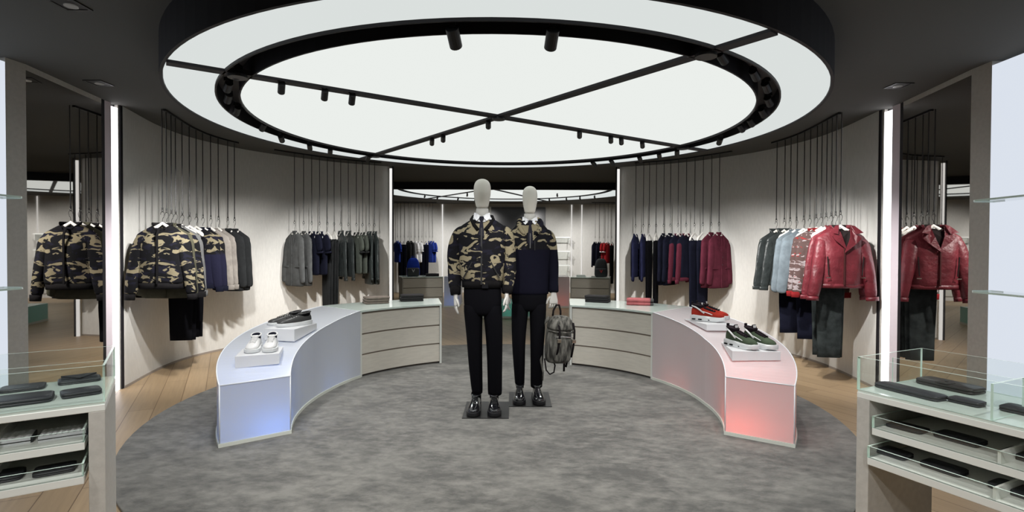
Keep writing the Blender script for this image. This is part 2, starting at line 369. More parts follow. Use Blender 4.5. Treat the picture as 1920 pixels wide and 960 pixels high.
# side alcoves beside the curved walls: mirror, lit reveal, pillar, backlit panel with glass shelves
def rectwall(p, q, thick, z0, z1, side):
    p = Vector(p); q = Vector(q); t = (q-p).normalized(); nn = Vector((t.y, -t.x))*side
    a, b, c, d = p, q, q-nn*thick, p-nn*thick
    return MB().prism([tuple(a), tuple(b), tuple(c), tuple(d)], z0, z1)
def alcove(s, m0, m1, pil, lum, yw, side_name):
    side = 1 if s < 0 else -1           # into-room normal
    # m0 far end of mirror, m1 near end
    t = thing('wall_mirror', 'tall smoked mirror beside the %s curved wall, reflecting the %s' % ((side_name, 'camouflage jacket') if s < 0 else (side_name, 'burgundy biker jacket')), 'mirror', (0,0,0))
    rectwall(m1, m0, .03, .0, 2.5, side).build('glass', M_MIRROR, t)
    d = (Vector(m0)-Vector(m1)).normalized()
    e0 = Vector(m0); e1 = Vector(m0)+d*.045
    rectwall(e0, e1, .06, 0, ZC, side).build('frame', M_RIM, t)
    rectwall(m1, m0, .03, 2.5, ZC, side).build('frame', M_PILLAR, t)
    # reveal + LED strip
    w0 = e1; w1 = Vector((m0[0]+s*.0, yw-.012))
    off = Vector((s*.004, 0))
    a = w0+off; k = w0.lerp(w1, .40)+off; l = w0.lerp(w1, .80)+off
    struct(rectwall(a, k, .03, 0, ZC, side).build('trim_6' if s < 0 else 'trim_7', M_LEDPINK))
    st = thing('light_strip', 'vertical glowing white light strip at the near end of the %s curved wall' % side_name, 'light', (k.x, k.y, 0))
    st.location = (0,0,0)
    rectwall(k, l, .03, .0, ZC-.03, side).build('diffuser', M_LED, st)
    struct(rectwall(l, w1+off, .03, 0, ZC, side).build('trim_8' if s < 0 else 'trim_9', M_PILLAR))
    # pillar
    struct(rectwall(pil, m1, .25, 0, ZC, side).build('wall_pillar_left' if s < 0 else 'wall_pillar_right', M_PILLAR))
    # backlit panel
    pn = thing('backlit_panel', 'tall backlit bluish white wall panel behind glass shelves at the %s edge' % side_name, 'light panel')
    rectwall(lum, pil, .03, .25, ZC-.03, side).build('diffuser', M_BACKLIT, pn)
    rectwall(lum, pil, .04, 0, .25, side).build('plinth', M_PILLAR, pn)
    for z, wd in ((1.60, 'upper'), (1.005, 'lower')):
        sh = thing('glass_shelf', '%s clear glass shelf curving out of the backlit panel on the %s' % (wd, side_name), 'shelf', group='glass wall shelves')
        X0 = pil[0]-s*.003; X1 = pil[0]-s*.19
        poly = []
        for k2 in range(9):
            a_ = R(90*k2/8); poly.append((X1+s*.10-s*.10*math.sin(a_) if False else X1+s*.10*(1-math.sin(a_)), 3.50+.10*math.cos(a_)-.03))
        poly = [(X0, 2.5), (X0, 3.57)] + [(X1+s*.10, 3.57)] + poly + [(X1, 2.5)]
        mb = MB(); b0 = len(mb.f); mb.prism(poly, z-.006, z+.006, 1)
        mb.m[-1] = 0; mb.m[-2] = 0
        mb.build('pane', [M_GLASS, M_GEDGE], sh)
alcove(-1, (-3.505, 4.593), (-3.372, 3.735), (-3.388, 3.60), (-3.36, 2.3), 4.84, 'left')
alcove(1, (3.336, 4.60), (3.206, 3.768), (3.199, 3.60), (3.165, 2.3), 4.90, 'right')
struct(MB().box(-3.46, -3.36, -2.5, 2.3, 0, ZC).build('wall_near_left', M_PILLAR))
struct(MB().box(3.165, 3.26, -2.5, 2.3, 0, ZC).build('wall_near_right', M_PILLAR))
# slim light strips on the wall ends beside the opening
for nm, x, y, lab in (('l', -1.875, 8.30, 'slim vertical light strip at the left side of the opening to the back room'), ('r', 1.635, 8.285, 'slim vertical light strip at the right side of the opening to the back room')):
    st = thing('light_strip', lab, 'light', (x, y, 0))
    MB().box(-.018, .018, -.01, .01, .0, ZC-.04).build('diffuser', emis('led_soft', (1, .98, .95), .92), st)
    MB().box(-.024, .024, .01, .03, 0, ZC-.03).build('housing', M_PILLAR, st)

# ------------------------------------------------------------------ luminous ceiling
def arc_ring(cx, cy, r0, r1, z0, z1, n=128):
    rings = []
    for j in range(n+1):
        a = 2*PI*j/n; c, s = math.cos(a), math.sin(a)
        rings.append([(cx+r0*c, cy+r0*s, z0), (cx+r1*c, cy+r1*s, z0), (cx+r1*c, cy+r1*s, z1), (cx+r0*c, cy+r0*s, z1)])
    return rings
def chord(c, Rr, p, d):
    p = Vector(p)-Vector(c); d = Vector(d).normalized(); b = p.dot(d); q = math.sqrt(b*b-(p.dot(p)-Rr*Rr))
    return Vector(c)+p+d*(-b-q), Vector(c)+p+d*(-b+q)
def luminous(cx, cy, z, hub, dirs, label, rr=(1.938, 2.077), Ro=2.359, hw=.036, cuty=None):
    t = thing('luminous_ceiling', label, 'ceiling light', (cx, cy, z))
    h = (hub[0]-cx, hub[1]-cy)
    MB().cyl((0, 0), rr[0]-.003, .004, .02, 128).build('inner_diffuser', M_DIFF, t)
    MB().loft(arc_ring(0, 0, rr[1]+.003, Ro-.003, .004, .02), (False, False)).build('outer_diffuser', M_DIFF2, t)
    ztop = ZC-z
    MB().loft(arc_ring(0, 0, Ro, Ro+.018, 0-.004, ztop), (False, False)).build('rim', M_RIM, t)
    ch = MB()
    ch.loft(arc_ring(0, 0, rr[0]-.006, rr[0]+.004, -.012, .11 if ztop > .2 else .02), (False, False))
    ch.loft(arc_ring(0, 0, rr[1]-.004, rr[1]+.006, -.012, .11 if ztop > .2 else .02), (False, False))
    ch.loft(arc_ring(0, 0, rr[0], rr[1], .10 if ztop > .2 else .012, .115 if ztop > .2 else .02), (False, False))
    ch.build('ring_track', M_RIM, t)
    for d in dirs:
        a, b = chord((0,0), Ro-.002, h, d)
        dd = (b-a).normalized(); nn = Vector((dd.y, -dd.x))*hw
        MB().prism([tuple(a+nn), tuple(b+nn), tuple(b-nn), tuple(a-nn)], -.012, .018).build('crossbar', M_RIM, t)
        if ztop > .2:
            for q in chord((0,0), (rr[0]+rr[1])/2, h, d):
                MB().cyl(tuple(q), .055, -.028, -.010, 24).build('junction_cap', M_BLACK, t)
    MB().cyl(h, .05, -.028, -.010, 24).build('hub_cap', M_BLACK, t)
    # backing board
    if ztop > .2: MB().cyl((0,0), Ro, ztop-.01, ztop-.001, 96).build('backing', M_RIM, t)
    if cuty is not None:                       # only the part of the circle beyond the header exists
        for o in list(kids(t)):
            bm = bmesh.new(); bm.from_mesh(o.data)
            g = bm.verts[:]+bm.edges[:]+bm.faces[:]
            bmesh.ops.bisect_plane(bm, geom=g, plane_co=(0, cuty-cy, 0), plane_no=(0, 1, 0), clear_inner=True)
            bm.to_mesh(o.data); bm.free()
            if not o.data.polygons: bpy.data.objects.remove(o)
    return t
luminous(-.096, 4.478, 2.30, (-.107, 4.172), [(1, .667), (1, -1.2395)], 'large round glowing ceiling with black ring track and crossed bars above the mannequins')
luminous(-.15, 11.3, 2.515, (-.44, 11.15), [(-1.97, 2.75), (1.64, 3.6)], 'round glowing ceiling of the back room seen past the dark header', (2.18, 2.26), 2.95, .03, 10.42)

# ------------------------------------------------------------------ ceiling spots
def spot_thing(loc, aim, label, lens=M_LENS, size=1.0, group='black track spotlights'):
    t = thing('spotlight', label, 'spotlight', loc, 0, group)
    MB().box(-.014, .014, -.03, .03, -.004, .02).build('adapter', M_BLACK, t)
    MB().cyl((0,0), .006, -.03, 0, 8).build('stem', M_BLACK, t)
    d = (Vector(aim)-Vector(loc)).normalized()
    q = d.to_track_quat('-Z', 'Y').to_matrix().to_4x4(); T = Matrix.Translation((0,0,-.024)) @ q
    r = .024*size; L_ = .055*size
    mb = MB(); mb.cyl((0,0), r, -L_, L_*.45, 18, T=T)
    hd = mb.build('head', M_BLACK, t, smooth=False, bevel=.002)
    m2 = MB(); m2.cyl((0,0), r*.8, -L_-.002, -L_+.004, 16, T=T); m2.build('lens', lens, hd)
    return t
M_LENSOFF = mat('spot_glass', (.30, .30, .31), .1, coat=1)
def lamp(loc, aim, power, deg=38, blend=.7, col=(1, .98, .95), rad=.03):
    l = bpy.data.lights.new('spot_light', 'SPOT'); l.energy = power; l.spot_size = R(deg); l.spot_blend = blend; l.color = col; l.shadow_soft_size = rad
    o = bpy.data.objects.new('spot_light', l); COL.objects.link(o)
    d = (Vector(aim)-Vector(loc)).normalized(); o.location = Vector(loc)+d*.13+Vector((0,0,-.045)); o.rotation_euler = d.to_track_quat('-Z', 'Y').to_euler()
    return o
ring_spots = [(-.276,2.45),(.19,2.43),(1.14,2.83),(1.44,3.12),(1.60,3.38),(1.73,3.72),(1.82,4.02),(1.90,4.32),(1.91,4.52),(1.87,4.86),(-1.62,3.15),(-1.80,3.42),(-1.93,3.68),(-2.02,4.02),
              (-2.09,4.55),(-2.05,4.82),(-1.93,5.20),(-1.83,5.45),(-1.55,5.84),(1.66,5.44),(1.52,5.63),(1.36,5.82),(1.10,6.05),(.92,6.18)]
C0 = Vector((-.096, 4.478)); ang_names = []
def nearest_aim(p):
    if p.x < -1.2 and p.y < 4.6: return (-3.3, 5.2+.35*(p.y-3), 1.25)
    if p.x < -1.2: return (-2.6, 7.45, 1.1)
    if p.x > 1.0 and p.y < 4.7: return (3.2, 5.1+.3*(p.y-3), 1.25)
    if p.x > .8: return (2.3, 7.5, 1.1)
    return (0, 4.6, .9)
ordn = ['first','second','third','fourth','fifth','sixth','seventh','eighth','ninth','tenth','eleventh','twelfth','thirteenth','fourteenth','fifteenth','sixteenth']
sidect = {}
for i, (x, y) in enumerate(ring_spots):
    v = Vector((x, y)); w = (v-C0).normalized()*2.008+C0
    aim = nearest_aim(v)
    key = ('front' if y < 2.6 else ('left' if x < 0 else 'right'))
    k = sidect.get(key, 0); sidect[key] = k+1
    lab = 'black spotlight in the %s arc of the round track, %s from the camera' % (key, ordn[k])
    if key == 'front': lab = 'black cylindrical spotlight in the near arc of the round track, %s of two' % ('left' if x < 0 else 'right')
    on = i in (6, 8, 9, 13, 11)
    deep = .0 if y > 4.6 or y < 2.6 else .05
    t = spot_thing((w.x, w.y, 2.286+deep if deep == 0 else 2.33), aim, lab, M_LENS if on else M_LENSOFF, 1.25 if y < 2.6 else 1.0)
bar_spots = [(-1.414,3.30,'left front',0),(-1.198,3.44,'left front',0),(-1.053,3.54,'left front',1),(-.741,4.96,'left rear',0),(-.619,4.81,'left rear',0),(-.192,4.27,'left rear',0),(.576,4.62,'right rear',0),(.883,4.83,'right rear',0),(.991,4.90,'right rear',1),(1.221,5.06,'right rear',0)]
bc = {}
for x, y, nm, on in bar_spots:
    k = bc.get(nm, 0); bc[nm] = k+1
    spot_thing((x, y, 2.288), (x*1.6, 7.5 if y > 4 else 5, 1.0), 'black spotlight on the %s half crossbar, %s along it' % (nm, ordn[k]), M_LENS if on else M_LENSOFF, .9)
# track spots lighting the racks, mannequins and shoes
for loc, aim, p, dg in [((-1.93,3.68,2.27), (-3.35,5.3,.62), 1.0, 60), ((-2.0,4.0,2.27), (-3.5,6.0,.62), 1.0, 64), ((-2.05,4.82,2.27), (-3.2,7.0,.62), 1.0, 62), ((-1.83,5.45,2.27), (-2.45,7.85,.62), 1.1, 64),
                        ((1.73,3.72,2.27), (3.25,5.3,.62), 1.0, 60), ((1.90,4.32,2.27), (3.3,6.1,.62), 1.0, 64), ((1.87,4.86,2.27), (2.95,7.0,.62), 1.0, 62), ((1.52,5.63,2.27), (2.2,7.85,.62), 1.1, 64)]:
    lamp(loc, aim, SPOT*p*1.1, dg, 1)
for loc, aim, p, dg in [((-.27,2.45,2.24), (-.23,4.2,1.1), .35, 34), ((.19,2.43,2.24), (.15,4.5,1.1), .4, 34),
                        ((-1.6,3.2,2.24), (-1.75,3.95,.45), .05, 40), ((1.6,3.3,2.24), (1.75,4.2,.45), .05, 40)]:
    lamp(loc, aim, SPOT*p, dg)
for k in range(8):  # added wide fill lamps around the ring, to brighten the floor
    a = R(22+45*k); p = (C0.x+2.0*math.cos(a), C0.y+2.0*math.sin(a))
    lamp((p[0], p[1], 2.24), (C0.x+1.5*math.cos(a), C0.y+1.5*math.sin(a), 0), FILL, 115, 1, rad=.05)
for x, y, p, ax in ((-1.7, 1.0, 1.0, -1.7), (1.7, 1.0, 1.0, 1.7), (-.3, 1.2, .8, -.2), (.5, 1.3, .8, .3)):  # added fill lamps at the near ceiling, without fixtures, to brighten the cases
    lamp((x, y, ZC), (ax, 1.9, .3), FILL*p, 110, 1, rad=.05)
for x, ax, ay in ((-.9, -1.6, 1.8), (.6, 1.5, 1.7), (-.2, 1.6, 1.9), (-.4, -1.5, 1.7)):  # added unseen fill lamps behind the camera, aimed at the cases
    lamp((x, -.6, ZC-.02), (ax, ay, .6), FILL*1.2, 60, 1, rad=.06)
# recessed downlights in the black ceiling
for x, y, lab in ((-3.184,4.147,'square recessed downlight in the black ceiling above the left mirror'), (2.963,4.139,'square recessed downlight in the black ceiling above the right mirror'), (-2.308,2.812,'square recessed downlight in the black ceiling at the top left corner'),):
    t = thing('downlight', lab, 'downlight', (x, y, ZC), 0, 'recessed downlights')
    mb = MB()
    for a, b, c, d in ((-.07,.07,-.07,-.055),(-.07,.07,.055,.07),(-.07,-.055,-.055,.055),(.055,.07,-.055,.055)): mb.box(a, b, c, d, -.006, -.0005)
    mb.build('trim', M_BLACK, t)
    MB().box(-.055, .055, -.055, .055, -.003, -.001).build('recess', M_BLACK, t)
    MB().cyl((0,.01), .032, -.008, -.003, 20).build('lens', mat('dim_lens', (.12,.12,.12), .2, emit=(1,.97,.9), es=.06), t)
for x, y, z, lab in ((-.05, 8.9, ZC, 'small ceiling sprinkler in front of the dark header'),):
    t = thing('sprinkler', lab, 'sprinkler', (x, y, z)); MB().cyl((0,0), .035, -.006, -.0005, 16).build('flange', M_CHROME, t); MB().cyl((0,0), .012, -.04, -.006, 10).build('nozzle', M_CHROME, t)

# ------------------------------------------------------------------ hangers
def hanger_mesh_parts(t, bulky=True):
    hk = MB()
    pts = [(.0, 0, -.118), (.0, 0, -.075), (.004, 0, -.062), (.020, 0, -.048)]
    pts += [(.024*math.cos(a), 0, -.026+.024*math.sin(a)) for a in [R(d) for d in (-40,-10,20,50,80,110,140,165,190)]]
    hk.tube(pts, .0032, 6, up=(0,1,0))
    hk.build('hook', M_ROD, t, smooth=True)
    sh = MB(); rings = []
    for k in range(-8, 9):
        u = k/8; x = u*.205; z = -.106-.092*abs(u)**.92
        d = .010+.022*abs(u)**1.5; hgt = .014+.014*abs(u)**1.2
        if abs(k) == 8: d *= .45; hgt *= .45
        rings.append([(x, d*math.cos(2*PI*j/10)-.012*abs(u)**2, z+hgt*math.sin(2*PI*j/10)) for j in range(10)])
    sh.loft(rings)
    sh.build('shoulders', M_HANG, t, smooth=True)
    MB().tube([(-.17,0,-.195),(0,0,-.215),(.17,0,-.195)], .006, 6).build('bar', M_HANG, t, smooth=True)
HANG0 = thing('clothes_hanger', '', 'hanger'); hanger_mesh_parts(HANG0)

# ------------------------------------------------------------------ garments (local frame: z=0 at hanger ring, x across, -y front)
def torso(L, w=.215, d=.085, flare=1.0, n=28, neck=.078, seed=0, top=-.124, boxy=0, pinch=0, fold=.012):
    prof = [(-L, w*flare, d*1.0), (-L+.02, w*flare*1.01, d*1.05), (-L*.85, w*(.5*flare+.5)*1.0, d*1.1), (-L*.65, w*.985, d*1.12), (-L*.5, w*.99, d*1.12), (-.32, w, d*1.1), (-.26, w*1.03, d*.95), (-.222, w*1.02, d*.74), (-.204, w*.97, d*.64), (-.176, w*.76, d*.60), (-.148, w*.53, d*.62), (-.131, w*.40, d*.66), (top, neck, d*.66)]
    rings = []
    for z, ww, dd in prof:
        r = []
        for j in range(n):
            t = 2*PI*j/n; c, s = math.cos(t), math.sin(t)
            x = ww*math.copysign(abs(c)**.85, c); y = dd*math.copysign(abs(s)**.85, s)
            amt = fold*min(1, max(0, (-z-.16)/.25))
            q = noise.noise(Vector((x*9+seed, s*1.2+seed*.3, z*2.2)))
            y += amt*q*1.6*(1 if s < 0 else .6); x += amt*.4*noise.noise(Vector((z*6, c+seed, 3.1)))
            dip = .050*max(0, -s)**1.5*(1 if z > top-.001 else (.45 if z > top-.009 else 0))
            r.append((x, y, z-dip))
        rings.append(r)
    return MB().loft(rings, (True, False))
def sleeve(sgn, Ls=.56, r0=.078, r1=.052, out=.055, w=.205, fw=-.02, seed=0, bend=.03, z0=-.228):
    P, Rr = [], []
    K = 9
    for k in range(K+1):
        u = k/K
        x = w - .012 + out*.45*math.sin(min(1, u*1.4)*PI/2) + (out*.55+.016)*u
        P.append((sgn*(x-.045+.02*u), fw*u*1.6 - bend*math.sin(u*PI)*.3, z0 - Ls*u + .0))
        Rr.append((r0*(1-u) + r1*u)*(.82 if k == 0 else 1))
    P = [(sgn*(w*.74), 0, z0+.012)] + P; Rr = [r0*.45] + Rr
    return MB().tube(P, Rr, 14, flat=.92, up=(0,1,0), rip=.28)
def front_edges(L, w, d, width=.012, x=0.0, z1=-.16, y=None, mi=0):
    mb = MB(); K = 8
    y = y if y is not None else -d*1.12-.006
    pts = [(x, -d*(.72 if k == 0 else 1.12)-.008, z1+(-L+.01-z1)*k/K) for k in range(K+1)]
    rings = [[(p[0]-width/2, p[1], p[2]), (p[0]+width/2, p[1], p[2]), (p[0]+width/2, p[1]+.012, p[2]), (p[0]-width/2, p[1]+.012, p[2])] for p in pts]
    return mb.loft(rings)
def collar_ring(w, d, z0, z1, out=.0, tilt=.012, n=20, th=.006):
    mb = MB(); rings = []
    for j in range(n+1):
        a = R(-90+25) + (2*PI-R(50))*j/n
        c, s = math.cos(a), math.sin(a)
        dp = .052*max(0, -s)**1.5
        zz = z1 - dp - tilt*.3*max(0, -s)
        rings.append([(w*c, d*s, z0-dp), ((w+out)*c, (d+out)*s, zz), ((w+out-th)*c, (d+out-th)*s, zz), ((w-th)*c, (d-th)*s, z0-dp)])
    return mb.loft(rings)
def lapel(sgn, pts, y, th=.008):
    return MB().loft([[(sgn*x, y+dy, z) for x, z, dy in pts], [(sgn*x, y+dy+th, z) for x, z, dy in pts]])

def garment(name, label, cat, style, m, m2=None, group=None, seed=0):
    t = thing(name, label, cat, group=group)
    m2 = m2 or m
    if style == 'bomber':
        torso(.66, .215, .09, .93, seed=seed, fold=.02).build('body', m, t, True, sub=1)
        for s in (-1, 1):
            sl = sleeve(s, .53, .070, .050, .062, .215, -.02, seed).build('sleeve', m, t, True, sub=1)
            MB().tube([(s*.261, -.03, -.745), (s*.264, -.032, -.80)], [.046, .042], 16, flat=.9).build('cuff', m2, sl, True)
        MB().loft([sup(28, .196, .086, z=-.700), sup(28, .201, .090, z=-.645)], (True, True)).build('waistband', m2, t, True)
        collar_ring(.082, .064, -.128, -.100, .006, .03).build('collar', m2, t, True)
        front_edges(.66, .225, .098, .016).build('zip', M_RIB, t)
    elif style == 'shirt':
        torso(.80, .22, .085, 1.0, seed=seed).build('body', m, t, True, sub=1)
        for s in (-1, 1): sleeve(s, .55, .07, .05, .04, .21, -.02, seed).build('sleeve', m, t, True, sub=1)
        collar_ring(.080, .060, -.128, -.098, .008, .03).build('collar', m, t, True)
        front_edges(.80, .22, .088, .02).build('placket', m2, t)
    elif style in ('knit', 'yoke'):
        torso(.73, .215, .09, .95, seed=seed, fold=.02).build('body', m, t, True, sub=1)
        for s in (-1, 1):
            sl = sleeve(s, .54, .078, .050, .045, .20, -.02, seed).build('sleeve', m if style == 'yoke' else m2 if cat == 'two-tone' else m, t, True, sub=1)
            MB().tube([(s*.236, -.032, -.745), (s*.238, -.034, -.80)], [.045, .040], 14, flat=.9).build('cuff', m2 if m2 is not m else m, sl, True)
        MB().loft([sup(28, .198, .088, z=-.765), sup(28, .205, .092, z=-.715)], (True, True)).build('hem_rib', m2, t, True)
        collar_ring(.080, .062, -.128, -.108, .004, .022).build('neck_rib', m2, t, True)
    elif style in ('blazer', 'cardigan'):
        L = .84 if style == 'blazer' else .74
        torso(L, .218, .088, 1.02, seed=seed).build('body', m, t, True, sub=1)
        for s in (-1, 1): sleeve(s, .57, .078, .056, .045, .205, -.03, seed, bend=.06).build('sleeve', m, t, True, sub=1)
        y = -.112
        if style == 'blazer':
            for s in (-1, 1):
                lapel(s, [(.012,-.40,.0), (.075,-.27,.012), (.095,-.235,.016), (.068,-.228,.016), (.085,-.20,.02), (.060,-.14,.05), (.045,-.112,.062), (.030,-.20,.028)], y).build('lapel', m, t)
            MB().box(-.05, .05, -.02, .03, -.14, -.10).build('collar', m, t, bevel=.01)
            for s in (-1, 1): MB().box(s*.14-.06, s*.14+.06, y-.001, y+.012, -.585, -.565).build('pocket_flap', m, t, bevel=.003)
            mb = MB()
            for k in range(2): mb.ell((.012, y-.004, -.43-.10*k), (.009, .004, .009), 10, 6)
            mb.build('buttons', M_BLACK, t, True)
        else:
            collar_ring(.080, .062, -.128, -.104, .004, .02).build('neck_rib', m2, t, True)
            mb = MB()
            for k in range(6): mb.ell((.0, y-.004, -.24-.08*k), (.008, .004, .008), 10, 6)
            mb.build('buttons', M_WHITEC, t, True)
        front_edges(L, .218, .098, .018).build('placket', m, t)
    elif style == 'tee':
        torso(.70, .215, .080, 1.0, seed=seed).build('body', m, t, True, sub=1)
        for s in (-1, 1):
            MB().tube([(s*.14, 0, -.165), (s*.185, 0, -.20), (s*.232, -.005, -.29), (s*.255, -.01, -.385)], [.045, .082, .090, .086], 16, flat=.8, rip=.2).build('sleeve', m, t, True, sub=1)
            MB().tube([(s*.2545, -.01, -.380), (s*.2572, -.01, -.402)], [.087, .086], 16, flat=.8).build('sleeve_band', m2, t, True)
        collar_ring(.080, .06, -.128, -.100, .006, .02).build('collar', m2, t, True)
    elif style in ('leather', 'biker', 'nylon'):
        L = .66 if style == 'biker' else (.74 if style == 'leather' else .86)
        torso(L, .215, .09, .95 if style != 'nylon' else 1.02, seed=seed, fold=.02).build('body', m, t, True, sub=1)
        for s in (-1, 1):
            sl = sleeve(s, .54, .068, .052, .062, .215, -.03, seed, bend=.08).build('sleeve', m, t, True, sub=1)
            MB().tube([(s*.2600, -.050, -.750), (s*.2620, -.053, -.785)], [.0545, .0535], 14, flat=.92).build('cuff', m, sl, True)
        y = -.113
        if style == 'biker':
            # crossed front, wide notched lapels, angled pockets, hem band
            lapel(-1, [(.0,-.325,-.004), (.100,-.240,-.002), (.122,-.205,.004), (.090,-.182,.010), (.070,-.13,.05), (.055,-.112,.058), (.038,-.20,.010)], y-.014, .012).build('lapel', m, t)
            lapel(1, [(-.018,-.350,-.004), (.075,-.275,-.002), (.128,-.222,.004), (.092,-.188,.010), (.070,-.13,.05), (.055,-.112,.058), (.036,-.21,.010)], y-.018, .012).build('lapel', m, t)
            for s in (-1, 1):
                lapel(s, [(.050,-.100,.050), (.085,-.112,.040), (.140,-.172,.002), (.078,-.186,-.002), (.058,-.14,.030)], y-.016, .014).build('collar', m, t)
            collar_ring(.084, .066, -.128, -.098, .012, .03).build('collar_stand', m, t, True)
            mb = MB(); rings = []
            for k in range(9):
                u = k/8; x = -.012-.035*u*0; z = -.31-(L-.33)*u
                rings.append([(x-.005, y-.003, z), (x+.005, y-.003, z), (x+.005, y+.012, z), (x-.005, y+.012, z)])
            mb.loft(rings); mb.build('zip', mat('dark_zip', (.07,.02,.02), .4, metal=.4), t)
            for s in (-1, 1):
                MB().box(-.004, .004, -.003, .004, -.085, .085).build('pocket_zip', M_LINING, t, loc=(s*.150, y+.008, -.47), rot=(0, R(4*s), 0))
                MB().box(-.018, .018, -.004, .004, -.004, .004).build('zip_pull', M_ZIP, t, loc=(s*.150, y-.002, -.575))
                MB().ell((s*.095, y-.006, -.212), (.007, .004, .007), 10, 6).build('snap', M_LINING, t, True)
            MB().loft([sup(28, .208, .093, z=-.672), sup(28, .209, .096, z=-.632)], (True, True)).build('waistband', m, t, True)
            MB().loft([[(-.058,y+.050,-.150),(.058,y+.050,-.150),(.045,y-.001,-.225),(.004,y-.006,-.318),(-.040,y-.001,-.225)], [(-.058,y+.056,-.150),(.058,y+.056,-.150),(.045,y+.006,-.225),(.004,y+.001,-.318),(-.040,y+.006,-.225)]]).build('inner_lining', M_LINING, t)
            MB().box(-.060, .060, .030, .034, -.150, -.096).build('back_lining', M_LINING, t)
            MB().box(-.024, .024, .026, .029, -.132, -.124).build('neck_label', M_WHITEC, t)
        else:
            collar_ring(.080, .066, -.128, -.082, .010, .03).build('collar', m, t, True)
            front_edges(L, .225, .108, .012).build('zip', M_ROD, t)
            if style == 'nylon': 
                mb = torso(1.02, .15, .06, 1.0, seed=seed); 
    elif style == 'trousers':
        mb = MB()
        for q, dy in ((-1, -.022), (1, .022)):
            rings = []
            for k in range(13):
                u = k/12; z = -.225-(1.12 if m is M_JEAN else 1.03)*u; w = .132-.030*u
                cx = .012*q
                r = []
                for j in range(20):
                    a = 2*PI*j/20; c, s = math.cos(a), math.sin(a)
                    r.append((cx+w*math.copysign(abs(c)**.8, c)+.006*noise.noise(Vector((z*4, c, q+seed))), dy+.020*(1+.3*noise.noise(Vector((c*2+seed, z*5, q))))*s, z))
                rings.append(r)
            mb.loft(rings)
        mb.build('legs', m, t, True)
        MB().loft([sup(20, .134, .040, z=-.232), sup(20, .130, .034, z=-.205)], (True, True)).build('waistband', m, t, True)
    return t

PROTO = {}
def proto(key, *a, **k):
    if key not in PROTO: PROTO[key] = garment(*a, **k); PROTO[key]['fresh'] = True
    return PROTO[key]
KIND = {
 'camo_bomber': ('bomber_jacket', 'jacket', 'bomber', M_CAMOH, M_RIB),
 'olive_shirt': ('overshirt', 'shirt', 'shirt', M_OLIVE, M_OLIVE),
 'grey_knit': ('sweater', 'sweater', 'knit', M_GREY, M_GREY),
 'black_trousers': ('trousers', 'trousers', 'trousers', M_BLK, None),
 'charcoal_trousers': ('trousers', 'trousers', 'trousers', M_CHAR, None),
 'navy_trousers': ('trousers', 'trousers', 'trousers', M_NAVY, None),
 'grey_jeans': ('jeans', 'jeans', 'trousers', M_JEAN, None),
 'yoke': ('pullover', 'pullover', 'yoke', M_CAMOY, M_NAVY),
 'taupe_knit': ('sweater', 'sweater', 'knit', M_TAUPE, M_TAUPE),
 'charcoal_blazer': ('blazer', 'blazer', 'blazer', M_CHAR, None),
 'grey_blazer': ('blazer', 'blazer', 'blazer', M_BLAZER, None),
 'navy_polo': ('polo_shirt', 'shirt', 'tee', M_NAVY, M_NAVY),
 'black_leather': ('leather_jacket', 'jacket', 'leather', M_LEATH, None),
 'green_tee': ('tee_shirt', 't-shirt', 'tee', M_OLIVEG, M_CHAR),
 'nylon': ('rain_jacket', 'jacket', 'nylon', M_NYLON, None),
 'navy_cardigan': ('cardigan', 'cardigan', 'cardigan', M_NAVY2, None),
 'navy_blazer': ('blazer', 'blazer', 'blazer', M_NAVY, None),
 'two_tone': ('sweater', 'two-tone', 'knit', M_NAVY, M_BURG),
 'burgundy_blazer': ('blazer', 'blazer', 'blazer', M_BURG, None),
 'blue_cardigan': ('cardigan', 'cardigan', 'cardigan', M_BLUEG, None),
 'pattern_knit': ('sweater', 'sweater', 'knit', M_SWEAT, fabric('red_rib', (0.1540, 0.0126, 0.0140))),
 'biker': ('biker_jacket', 'jacket', 'biker', M_BIKER, None),
 'white_tee': ('tee_shirt', 't-shirt', 'tee', M_WHITEC, M_WHITEC),
 'blue_tee': ('tee_shirt', 't-shirt', 'tee', M_ROYAL, M_ROYAL),
 'red_tee': ('tee_shirt', 't-shirt', 'tee', M_RED, M_WHITEC),
 'navy_knit': ('sweater', 'sweater', 'knit', M_NAVY, M_NAVY),
}
LOOK = {
 'camo_bomber': 'black and tan camouflage bomber jacket', 'olive_shirt': 'olive overshirt with a long curved hem', 'grey_knit': 'light grey sweater', 'black_trousers': 'black folded trousers',
 'charcoal_trousers': 'charcoal folded trousers', 'navy_trousers': 'dark navy folded trousers', 'grey_jeans': 'faded dark grey folded jeans',
 'yoke': 'navy pullover with a camouflage yoke', 'taupe_knit': 'taupe knitted sweater', 'charcoal_blazer': 'charcoal blazer', 'grey_blazer': 'mid grey wool blazer', 'navy_polo': 'dark navy short-sleeved shirt',
 'black_leather': 'black leather jacket', 'green_tee': 'grey-green short-sleeved shirt', 'nylon': 'shiny black hooded rain jacket', 'navy_cardigan': 'navy blue cardigan', 'navy_blazer': 'dark navy jacket',
 'two_tone': 'navy sweater with burgundy sleeves', 'burgundy_blazer': 'burgundy wool blazer', 'blue_cardigan': 'blue-grey knitted cardigan', 'pattern_knit': 'brown, grey and red patterned sweater', 'biker': 'burgundy leather biker jacket',
 'white_tee': 'white t-shirt', 'blue_tee': 'royal blue t-shirt', 'red_tee': 'red t-shirt with white sleeve bands', 'navy_knit': 'dark navy sweater'}
used_h = [False]
